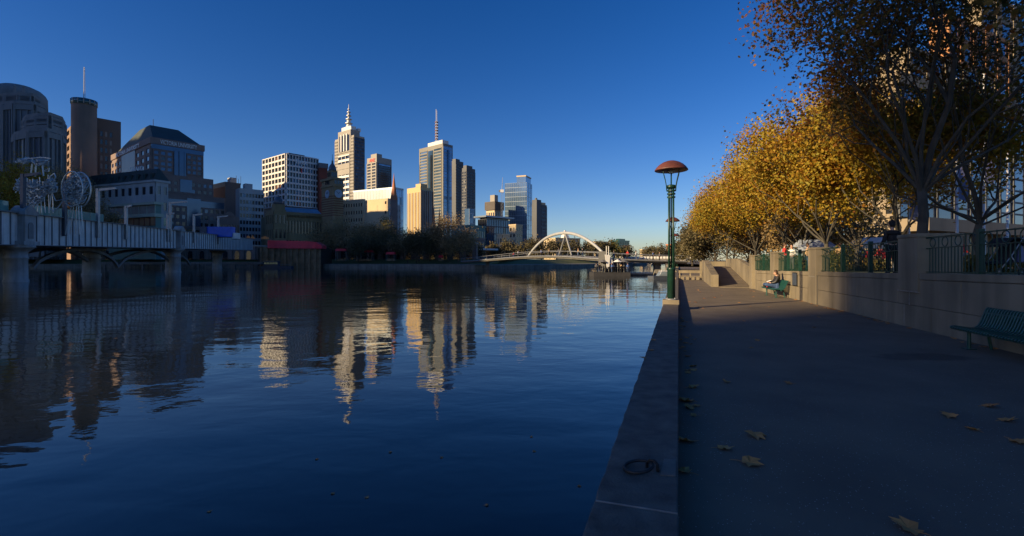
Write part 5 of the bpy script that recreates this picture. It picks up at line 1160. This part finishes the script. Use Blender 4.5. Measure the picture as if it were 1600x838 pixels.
# ---------------------------------------------------------------- benches
prof = [(.0,.405),(.03,.435),(.10,.445),(.22,.430),(.34,.410),(.43,.415),(.49,.46),(.53,.54),(.58,.68),(.625,.80),(.66,.835),(.70,.825)]
sm = MB()
def strip(m, prof, x0, x1, th):
    n2 = len(prof); up = []; lo = []
    for i, (y, z) in enumerate(prof):
        a, b2 = prof[max(0,i-1)], prof[min(n2-1,i+1)]; dy, dz = b2[0]-a[0], b2[1]-a[1]; l = math.hypot(dy,dz); up.append((y,z)); lo.append((y+dz/l*th, z-dy/l*th))
    for i in range(n2-1):
        m.hexa([(x0,*lo[i]),(x1,*lo[i]),(x1,*lo[i+1]),(x0,*lo[i+1])],[(x0,*up[i]),(x1,*up[i]),(x1,*up[i+1]),(x0,*up[i+1])])
strip(sm, prof, -.017, .017, .03); slat_me = sm.mesh('slat', greenb)
def bench(k, length, label):
    r0 = root('promenade_bench', Wp(k, -.80, 0), WA, label, 'bench', 'green slatted benches along the wall')
    nsl = round(length/.078)
    for i in range(nsl): link('slat', slat_me, r0, (.03 + i*.078, 0, 0))
    for y, z in ((.06,.40),(.36,.372),(.62,.74)): MB().box(0,length,y-.02,y+.02,z-.035,z).build('cross_rail', greenb, r0)
    for x in (.28, length-.28):
        lg = MB().tube([(x,.20,-.02),(x,.20,.36)], .035, 8).build('leg', greenb, r0); MB().box(x-.09,x+.09,.11,.29,0,.015).build('foot_plate', greenb, lg)
        m = MB(); strip(m, [(y,z-.03) for y,z in prof[1:-1]], x-.012, x+.012, .05); m.build('bracket', greenb, r0)
        MB().tube([(x,.58,-.02),(x,.50,.44)], .028, 8).build('leg', greenb, r0)
    return r0
kb1 = (S(12.4,0)-WO).dot(WD) + .22
bench(kb1, 2.4, 'near blue green slatted bench in the shade at the right edge')
kb2 = kpx(1217) - .15
bench(kb2, 2.3, 'sunlit green bench against the wall where the reader sits')
# ---------------------------------------------------------------- people
def skinmesh(name, verts, edges, radii, mat, parent, levels=1):
    me = bpy.data.meshes.new(name); me.from_pydata([tuple(v) for v in verts], edges, []); me.materials.append(mat)
    o = link(name, me, parent); md = o.modifiers.new('skin', 'SKIN')
    for i, r0 in enumerate(radii):
        sv = me.skin_vertices[0].data[i] if me.skin_vertices else None
        if sv is not None: sv.radius = (r0, r0) if not isinstance(r0, tuple) else r0
    if me.skin_vertices: me.skin_vertices[0].data[0].use_root = True
    md.use_smooth_shade = True
    if levels: s2 = o.modifiers.new('sub', 'SUBSURF'); s2.levels = levels; s2.render_levels = levels
    return o
def ensure_skin(me):
    if not me.skin_vertices:
        pass
def chain(pts): return [(i,i+1) for i in range(len(pts)-1)]
def person(loc, rz, label, pose, top, legs, hairc, parts=True, scale=1.0, group=None):
    r0 = root('person', loc, rz, label, 'person', group); r0.scale = (scale,)*3; V = Vector
    J = pose      # joints, facing -y locally, x to the figure's left
    # continuous body: pelvis, spine, neck, head stub, arms, legs
    J['waist'] = (J['pel'] + J['chest'])*.5; J['sh'] = J['chest'].lerp(J['neckb'], .45)
    names = ['pel','waist','chest','sh','neckb','head','ls','le','lw','lh','rs','re','rw','rh','lhip','lk','la','lt','rhip','rk','ra','rt']
    ed = [('pel','waist'),('waist','chest'),('chest','sh'),('sh','neckb'),('neckb','head'),('sh','ls'),('ls','le'),('le','lw'),('lw','lh'),('sh','rs'),('rs','re'),('re','rw'),('rw','rh'),
          ('pel','lhip'),('lhip','lk'),('lk','la'),('la','lt'),('pel','rhip'),('rhip','rk'),('rk','ra'),('ra','rt')]
    rad = dict(pel=.12,waist=.115,chest=.125,sh=.10,neckb=.055,head=.06,ls=.06,le=.042,lw=.030,lh=.034,rs=.06,re=.042,rw=.030,rh=.034,lhip=.085,lk=.055,la=.040,lt=.035,rhip=.085,rk=.055,ra=.040,rt=.035)
    idx = {n2: i for i, n2 in enumerate(names)}
    skin_chain(r0, 'body', [J[n2] for n2 in names], [(idx[a],idx[b2]) for a,b2 in ed], [rad[n2]*.92 for n2 in names], skin, 1)
    tn = ['pel','waist','chest','sh','neckb','ls','le','lw','rs','re','rw']; ti = {n2: i for i, n2 in enumerate(tn)}
    te = [(a,b2) for a,b2 in ed if a in ti and b2 in ti]
    skin_chain(r0, 'jacket', [J[n2] for n2 in tn], [(ti[a],ti[b2]) for a,b2 in te], [dict(pel=.160,waist=.150,chest=.160,sh=.118,neckb=.085,ls=.075,le=.066,lw=.05,rs=.075,re=.066,rw=.05)[n2] for n2 in tn], top, 2)
    ln = ['pel','lhip','lk','la','rhip','rk','ra']; li = {n2: i for i, n2 in enumerate(ln)}
    le = [(a,b2) for a,b2 in ed if a in li and b2 in li]
    skin_chain(r0, 'trousers', [J[n2] for n2 in ln], [(li[a],li[b2]) for a,b2 in le], [dict(pel=.150,lhip=.112,lk=.078,la=.062,rhip=.112,rk=.078,ra=.062)[n2] for n2 in ln], legs, 2)
    h = J['head']; f = (J.get('look') or V((0,-1,0)))
    hd = MB(); 
    for k in range(0): pass
    prof = [(.02,-.115),(.055,-.10),(.072,-.05),(.078,.0),(.080,.05),(.068,.095),(.035,.118),(.004,.124)]
    hd.lathe(prof, 14, (h.x,h.y,h.z+.06)); ho = hd.build('head', skin, r0, True)
    side = Vector((-f.y, f.x, 0)); c = h + Vector((0,0,.06))
    m = MB(); m.tube([c+f*.075+Vector((0,0,.02)), c+f*.102+Vector((0,0,-.02)), c+f*.078+Vector((0,0,-.035))], .012, 6); m.build('nose', skin, ho)
    for sg in (-1,1):
        MB().lathe([(.002,-.01),(.011,-.004),(.011,.004),(.002,.01)], 8, c+f*.074+side*.03*sg+Vector((0,0,.018))).build('eye', black, ho)
        MB().tube([c+side*.078*sg+Vector((0,0,.02)), c+side*.086*sg, c+side*.078*sg-Vector((0,0,.025))], .012, 6).build('ear', skin, ho)
    MB().tube([c+f*.078+side*.022-Vector((0,0,.055)), c+f*.084-Vector((0,0,.055)), c+f*.078-side*.022-Vector((0,0,.055))], .006, 5).build('mouth', redc, ho)
    if hairc:
        hm = MB(); hm.lathe([(.086,.0),(.092,.05),(.080,.105),(.045,.135),(.004,.142)], 14, c - f*.014); hm.lathe([(.05,-.09),(.082,-.04),(.086,.01),(.05,.05)], 12, c - f*.03)
        hm.build('hair', hairc, r0, True)
    # hands with fingers
    for w_, hnd in (('lw','lh'),('rw','rh')):
        d2 = (J[hnd]-J[w_]).normalized(); o1 = d2.orthogonal().normalized(); o2 = d2.cross(o1)
        hm = MB()
        for k in range(4): st = J[hnd]+o1*(-.027+.018*k); ln2 = (.060,.07,.066,.05)[k]; hm.tube([st, st+d2*ln2*.55+o2*.008, st+d2*ln2+o2*.024], [.009,.008,.006], 6)
        hm.tube([J[hnd]-o1*.03-d2*.01, J[hnd]-o1*.05+d2*.02, J[hnd]-o1*.048+d2*.045], [.010,.009,.007], 6); hm.build('fingers', skin, r0, True)
    for a_, t_ in (('la','lt'),('ra','rt')):
        d2 = J[t_]-J[a_]; MB().tube([J[a_]-d2.normalized()*.05, J[a_]+d2*.3, J[a_]+d2*.8, J[t_]+d2.normalized()*.03], [.048,.055,.05,.034], 10).build('shoe', black, r0, True)
    return r0
def skin_chain(parent, name, verts, edges, radii, mat, lev):
    me = bpy.data.meshes.new(name); me.from_pydata([tuple(v) for v in verts], edges, []); me.materials.append(mat)
    o = link(name, me, parent); md = o.modifiers.new('skin', 'SKIN'); md.use_smooth_shade = True
    for i, r0 in enumerate(radii): me.skin_vertices[0].data[i].radius = (r0, r0)
    me.skin_vertices[0].data[0].use_root = True
    s2 = o.modifiers.new('sub', 'SUBSURF'); s2.levels = lev; s2.render_levels = lev
    return o
V = Vector
def standing(arm=0.0, stride=0.0, look=None):
    J = dict(pel=V((0,0,.95)),chest=V((0,.01,1.30)),neckb=V((0,.01,1.46)),head=V((0,-.01,1.58)),ls=V((.175,.01,1.335)),le=V((.24,.03,1.08)),lw=V((.24,-.06-arm,.90+arm*.8)),lh=V((.235,-.09-arm*1.2,.82+arm)),
             rs=V((-.175,.01,1.335)),re=V((-.24,.03,1.08)),rw=V((-.24,-.06-arm,.90+arm*.8)),rh=V((-.235,-.09-arm*1.2,.82+arm)),
             lhip=V((.095,0,.88)),lk=V((.10,-.02-stride*.4,.49)),la=V((.105,.03-stride,.09)),lt=V((.11,-.13-stride,.035)),rhip=V((-.095,0,.88)),rk=V((-.10,-.02+stride*.3,.49)),ra=V((-.105,.03+stride,.09)),rt=V((-.11,-.13+stride,.035)))
    if look: J['look'] = V(look)
    return J
# man in black standing at the fence with his back to the walk
p = at(1394, 16.0); zg = kg(*p)
person((p[0],p[1],zg), R(165), 'person in black seen from behind, standing at the fence by the large pier', standing(.10), black, black, black, scale=1.0)
# seated reader
seat = dict(pel=V((0,.0,.52)),chest=V((0,.10,.84)),neckb=V((0,.09,1.0)),head=V((0,.03,1.10)),ls=V((.17,.10,.94)),le=V((.22,-.02,.70)),lw=V((.12,-.22,.66)),lh=V((.06,-.29,.68)),
            rs=V((-.17,.10,.94)),re=V((-.22,-.02,.70)),rw=V((-.12,-.22,.66)),rh=V((-.06,-.29,.68)),
            lhip=V((.10,-.02,.52)),lk=V((.16,-.46,.58)),la=V((-.04,-.42,.50)),lt=V((-.16,-.40,.49)),rhip=V((-.10,-.02,.52)),rk=V((-.18,-.44,.60)),ra=V((.06,-.50,.52)),rt=V((.18,-.50,.50)))
seat['look'] = V((0,-.9,-.3)).normalized()
pr = Wp(kb2+1.15, -.44, .02)
rd = person(pr, WA, 'person in a black leather jacket reading on the sunlit bench', seat, leather, denim, hairm)
MB().tube([(0,.11,1.10),(0,.17,1.02),(0,.19,.86),(0,.17,.74)], [.06,.075,.06,.02], 8).build('long_hair', hairm, rd, True)
bkp = Wp(kb2+1.15, -.78, .70)
bo = root('open_book', bkp, WA, 'open book with white pages held by the seated reader', 'book')
for sg in (-1,1): MB().hexa([(0,0,0),(.13*sg,-.01,.03),(.13*sg,.17,.10),(0,.18,.06)][::sg],[(0,0,.012),(.13*sg,-.01,.042),(.13*sg,.17,.112),(0,.18,.072)][::sg]).build('page_block', whitec, bo)
bp_ = Wp(kb2+.62, -.62, .435); bg_ = root('red_bag', bp_, WA, 'small red bag lying on the sunlit bench beside the reader', 'bag')
o = MB().prism([(-.15,-.09),(.15,-.09),(.15,.09),(-.15,.09)], 0, .15, top=[(-.11,-.05),(.11,-.05),(.11,.05),(-.11,.05)]).build('pouch', redc, bg_); bevel(o, .03, 3)
MB().tube([(-.1,0,.15),(-.06,0,.21),(.06,0,.21),(.1,0,.15)], .01, 6).build('handle', redc, bg_)
# small figures: park, island, footbridges, quay
CN = dict(red_cloth='red', white_cloth='white', blue_cloth='blue', grey_cloth='grey', tan_cloth='tan', black_cloth='black', black_leather='dark brown')
rp_ = random.Random(21); tops = [redc, whitec, bluec, greyc, tanc, black, leather]
PK = [(1226,30,redc,'red'),(1237,33,whitec,'white'),(1262,31,tanc,'tan'),(1312,30,tanc,'tan'),(1324,33,greyc,'grey'),(1346,31,bluec,'blue'),(1375,33,redc,'red'),(1500,24,redc,'red')]
PW = ['behind the far fence bay','behind the far fence, a step to the right','left of the middle pier','behind the thick fence posts','beside the tan figure behind the posts','under the golden tree near the stalls','left of the standing man in black','seen through the near fence']
for (px, Y, tp, cn), wd in zip(PK, PW):
    x, y = at(px, Y); person((x,y,kg(x,y)), rp_.uniform(0,6.28), f'small park visitor in a {cn} top {wd}', standing(rp_.uniform(0,.2), rp_.uniform(-.15,.15)), tp, rp_.choice([denim,black,greyc]), hairm, group='visitors in the park')
for i, px in enumerate((931,937,950,955,959,963,967,971,975,980)):
    x = (px-HX)/F*91.5; tp = [greyc,black,whitec,bluec,whitec,greyc,black,tanc,black,bluec][i]
    person((x, 91.1 + (i%3)*.6, WZ+.752), rp_.uniform(0,6.28), f'visitor in a {CN[tp.name]} top on the crowded floating cafe' + (', nearest the white fin' if px == 955 else ''), standing(rp_.uniform(0,.25)), tp, rp_.choice([denim,black]), hairm, group='visitors on the floating cafe')
for i, (u, sd) in enumerate(((14,1),(17,-1),(20,1),(25,-1),(27,1),(30,-1),(37,1),(39,-1),(41,1),(43,-1),(45,1),(22,.4))):
    p = dk[min(u,len(dk)-1)] + sideN[min(u,len(dk)-1)]*sd*1.2
    tp = tops[i % 7]; wd = 'under the arch' if u < 21 else ('beside the arch foot' if u < 32 else 'right of the wedge pier')
    person((p.x,p.y,p.z+.01), rp_.uniform(0,6.28), f'pedestrian in a {CN[tp.name]} top on the footbridge {wd}', standing(.05, rp_.uniform(-.2,.2)), tp, rp_.choice([denim,black]), hairm, group='pedestrians on the footbridge')
for i, (px, Y, wd) in enumerate(((637,200,'left one of the pair strolling on the north quay'),(651,199,'right one of the pair strolling on the north quay'),(716,180,'near the end of the north quay'))):
    x, y = at(px, Y); person((x,y,.3), rp_.uniform(0,6.28), 'dark pedestrian ' + wd, standing(.05,.15), black, black, hairm, group='pedestrians on the north quay')
xb_ = bpx(62); pb_ = BA + BDv*xb_ + BNv*1.6
person((pb_.x,pb_.y,bz(xb_)+GD-1.15), R(100), 'person with an orange top looking over the bridge rail', standing(.1), orangep, black, hairm)
# ---------------------------------------------------------------- stroller, tents, flagpoles, park bits
p = at(1562, 12.3); zg = kg(*p)
st = root('baby_stroller', (p[0],p[1],zg), R(8), 'dark folding stroller with a violet bag behind the near fence', 'stroller')
for x, y in ((-.32,-.22),(-.32,.22),(.30,-.25),(.30,.25)):
    wh = MB().tube([(x+.085*math.cos(a),y,.095+.085*math.sin(a)) for a in [i*2*math.pi/18 for i in range(18)]], .016, 6, closed=True).build('wheel', iron, st, True)
    MB().lathe([(.03,-.01),(.03,.01)], 8, (x,y,.095)).build('hub', steel, wh)
for y in (-.22,.22):
    MB().tube([(-.32,y,.10),(.05,y,.50),(.42,y,.98),(.52,y,1.02)], .014, 6).build('frame_tube', steel, st, True); MB().tube([(.30,y*1.1,.10),(.05,y,.50)], .014, 6).build('frame_tube', steel, st, True)
o = MB().hexa([(-.42,-.2,.30),(.12,-.2,.28),(.12,.2,.28),(-.42,.2,.30)],[(-.38,-.2,.36),(.14,-.2,.40),(.14,.2,.40),(-.38,.2,.36)]).build('seat', black, st); bevel(o,.02)
o = MB().hexa([(.10,-.2,.38),(.17,-.2,.36),(.17,.2,.36),(.10,.2,.38)],[(.30,-.2,.86),(.37,-.2,.84),(.37,.2,.84),(.30,.2,.86)]).build('backrest', black, st)
m = MB()
for i in range(8):
    a0, a1 = R(20+i*17), R(20+(i+1)*17); c0, z0 = .22, .62
    m.hexa([(c0-.30*math.cos(a0),-.22,z0+.32*math.sin(a0)),(c0-.30*math.cos(a1),-.22,z0+.32*math.sin(a1)),(c0-.30*math.cos(a1),.22,z0+.32*math.sin(a1)),(c0-.30*math.cos(a0),.22,z0+.32*math.sin(a0))],
           [(c0-.33*math.cos(a0),-.23,z0+.35*math.sin(a0)),(c0-.33*math.cos(a1),-.23,z0+.35*math.sin(a1)),(c0-.33*math.cos(a1),.23,z0+.35*math.sin(a1)),(c0-.33*math.cos(a0),.23,z0+.35*math.sin(a0))])
m.build('hood', black, st)
o = MB().prism([(.36,-.18),(.56,-.18),(.56,.18),(.36,.18)], .34, .78, top=[(.40,-.14),(.52,-.14),(.52,.14),(.40,.14)]).build('hanging_bag', violet, st); bevel(o,.04,3)
for px, Y, yt, lb in ((1495,25.5,125,'white flagpole left of the second shaded tree'),(1537,27,110,'white flagpole right of the second shaded tree'),(1420,31,190,'white flagpole behind the big plane tree'),(1574,30,230,'white flagpole at the right edge behind the stroller')):
    x, y = at(px, Y); zg = kg(x,y); hh = ZT(yt,Y)-zg; fp = root('flagpole', (x,y,zg), 0, lb, 'flagpole', 'white flagpoles by the hotel')
    MB().lathe([(.16,-.1),(.16,.08),(.075,.12),(.04,hh)], 10).build('pole', whitep, fp, True); MB().lathe([(.01,-.02),(.08,.05),(.01,.13)], 8, (0,0,hh)).build('finial', steel, fp, True)
    for kx, fc in (() if px == 1574 else ((.0,violet),)): MB().hexa([(.05,-.01,hh-6.2),(.55,-.03,hh-6.4),(.55,.0,hh-6.4),(.05,.02,hh-6.2)],[(.05,-.01,hh-4.4),(.6,-.03,hh-4.6),(.6,.0,hh-4.6),(.05,.02,hh-4.4)]).build('banner', fc, fp)
def tent(px, Y, w2, d2, hz, ridge, mt, lb):
    x, y = at(px, Y); t0 = root('marquee', (x,y,kg(x,y)), R(-15), lb, 'tent')
    MB().add([(-w2,-d2,hz),(w2,-d2,hz),(w2,d2,hz),(-w2,d2,hz),(-w2*.7,0,hz+ridge),(w2*.7,0,hz+ridge)], [(0,1,5,4),(1,2,5),(2,3,4,5),(3,0,4),(3,2,1,0)]).build('roof', mt, t0)
    MB().box(-w2,w2,-d2-.02,-d2,hz-.35,hz).build('valance', mt, t0)
    for sx in (-1,1):
        for sy in (-1,1): MB().tube([(sx*w2*.97,sy*d2*.95,-.05),(sx*w2*.97,sy*d2*.95,hz)], .05, 6).build('pole', steel, t0)
paleblue = pm('pale_blue_canvas', (.33,.38,.48), .8, .08, 1)
tent(1270, 40, 1.4, 1.2, 1.8, .6, paleblue, 'pale blue marquee roof behind the middle pier')
tent(1376, 36, 1.8, 1.6, 1.9, .5, whitec, 'white marquee glowing behind the golden tree')
tent(1383, 33, .32, .3, 1.15, .15, redc, 'low red stall roof left of the standing man')
tent(1352, 33, .3, .3, 1.15, .15, redc, 'low red stall roof behind the thick fence posts')
# hedge clumps in the park
for i, (px, Y, w2, h2, lb) in enumerate(((1305,29,1.6,1.2,'rounded sunlit shrub right of the middle pier'),(1325,31,1.8,1.7,'tall sunlit shrub behind the thick fence posts'),(1250,36,2.0,1.0,'low shrub behind the reader bay'),(1365,30,1.5,.8,'low shrub in front of the white marquee'),(1470,22,1.6,.7,'shaded low shrub behind the large pier'),(1545,21,2.2,.8,'shaded low shrub behind the stroller'),(1190,46,2.2,1.2,'dark shrub above the ramp side wall'))):
    x, y = at(px, Y); r0 = root('shrub', (x,y,kg(x,y)), 0, lb, 'shrub', 'shrubs in the park'); g2 = np.random.default_rng(200+i); N = 1600
    d3 = g2.normal(size=(N,3)); d3 /= np.linalg.norm(d3,axis=1)[:,None]; q4 = d3*(g2.random(N)[:,None]**.4)*np.array([w2*.6,w2*.6,h2*.55]) + np.array([0,0,h2*.5])
    q4 = q4[q4[:,2] > .02]; link('foliage', leaf_mesh('foliage', q4, .13, lf_lit, g2), r0); MB().tube([(0,0,-.05),(0,0,h2*.5)], .05, 6).build('stem', bark2, r0)
# ---------------------------------------------------------------- fallen leaves
leaf_meshes = []
for v in range(5):
    rr = random.Random(300+v); m = MB(); n2 = len(STAR); cz = .02
    ring = [(x*(1+rr.uniform(-.12,.12)), y*(1+rr.uniform(-.12,.12)), .02+abs(x)*rr.uniform(.1,.55)+abs(y)*rr.uniform(-.02,.22)) for x,y,z in STAR]
    vs = [(0,0,.02)] + ring; lo = [(x,y,z-.008) for x,y,z in vs]
    m.add(vs + lo, [(0,1+i,1+(i+1)%n2) for i in range(n2)] + [(n2+1, n2+2+(i+1)%n2, n2+2+i) for i in range(n2)] + [(1+i, n2+2+i, n2+2+(i+1)%n2, 1+(i+1)%n2) for i in range(n2)])
    leaf_meshes.append(m.mesh('blade', lf_dry))
stem_me = MB().tube([(0,-.28,.03),(.03,-.5,.06),(.02,-.75,.03)], .012, 4).mesh('stalk', lf_dry)
LV = [(1180,682,.16,'large two tone leaf lying flat on the asphalt'),(1172,725,.15,'large brown curled leaf below the two tone leaf'),(1418,827,.15,'grey brown leaf at the bottom edge of the walk'),
      (1131,702,.11,'brown leaf between the kerb and the two tone leaf'),(1071,690,.14,'brown leaf against the kerb, level with the two tone leaf'),(1070,738,.11,'brown leaf close to the mooring ring'),
      (1083,606,.12,'upright orange brown leaf near the kerb'),(1070,628,.14,'dark heap of leaf against the kerb'),(1135,598,.10,'pale curled leaf alone on the walk'),(1233,600,.09,'reddish leaf alone in mid walk'),
      (1482,651,.13,'brown leaf, leftmost of the cluster toward the right edge'),(1547,636,.13,'brown leaf, topmost of the cluster toward the right edge'),(1573,658,.13,'curled brown leaf right of the cluster'),(1521,672,.10,'small brown leaf, lowest of the cluster'),(1592,692,.13,'reddish leaf touching the right edge')]
rl = random.Random(9)
def put_leaf(p, size, label, group=None):
    r0 = root('fallen_leaf', p, rl.uniform(0,6.28), label, 'leaf', group); r0.scale = (size*1.45,)*3
    o = link('blade', rl.choice(leaf_meshes), r0); o.rotation_euler = (rl.uniform(-.2,.2), rl.uniform(-.2,.2), 0); link('stalk', stem_me, r0)
for px, py, sz, lb in LV: p = G(px, py, 0); put_leaf((p.x,p.y,.004), sz, lb)
for i in range(84):
    if i < 30: p = S(rl.uniform(6,16), abs(rl.gauss(.06,.12))+.05); lb = 'small dry leaf blown against the kerb of the walk'; gr = 'small leaves by the kerb'
    elif i < 62: k = rl.uniform(8,21); p = Wp(k, -.08-abs(rl.gauss(0,.12))); lb = 'small dry leaf at the foot of the long wall'; gr = 'small leaves by the wall'
    else: p = S(rl.uniform(9,32), rl.uniform(.4,4.2)); lb = 'small dry leaf scattered on the open walk'; gr = 'small leaves on the walk'
    put_leaf((p.x,p.y,.004), rl.uniform(.06,.11), lb, gr)
for px, py in ((1021,532),(1017,548),(1005,560)):
    p = G(px, py, .2); put_leaf((p.x,p.y,.202), .09, 'small dry leaf lying on the kerb top', 'small leaves on the kerb')

# drifting leaves on the river
for px, py in ((495,718),(520,772),(573,778),(610,707),(830,683),(327,800),(835,706),(690,715),(760,790),(905,760)):
    p = G(px, py, WZ); put_leaf((p.x,p.y,WZ+.001), .045, 'pale leaf drifting on the open water', 'leaves drifting on the river')
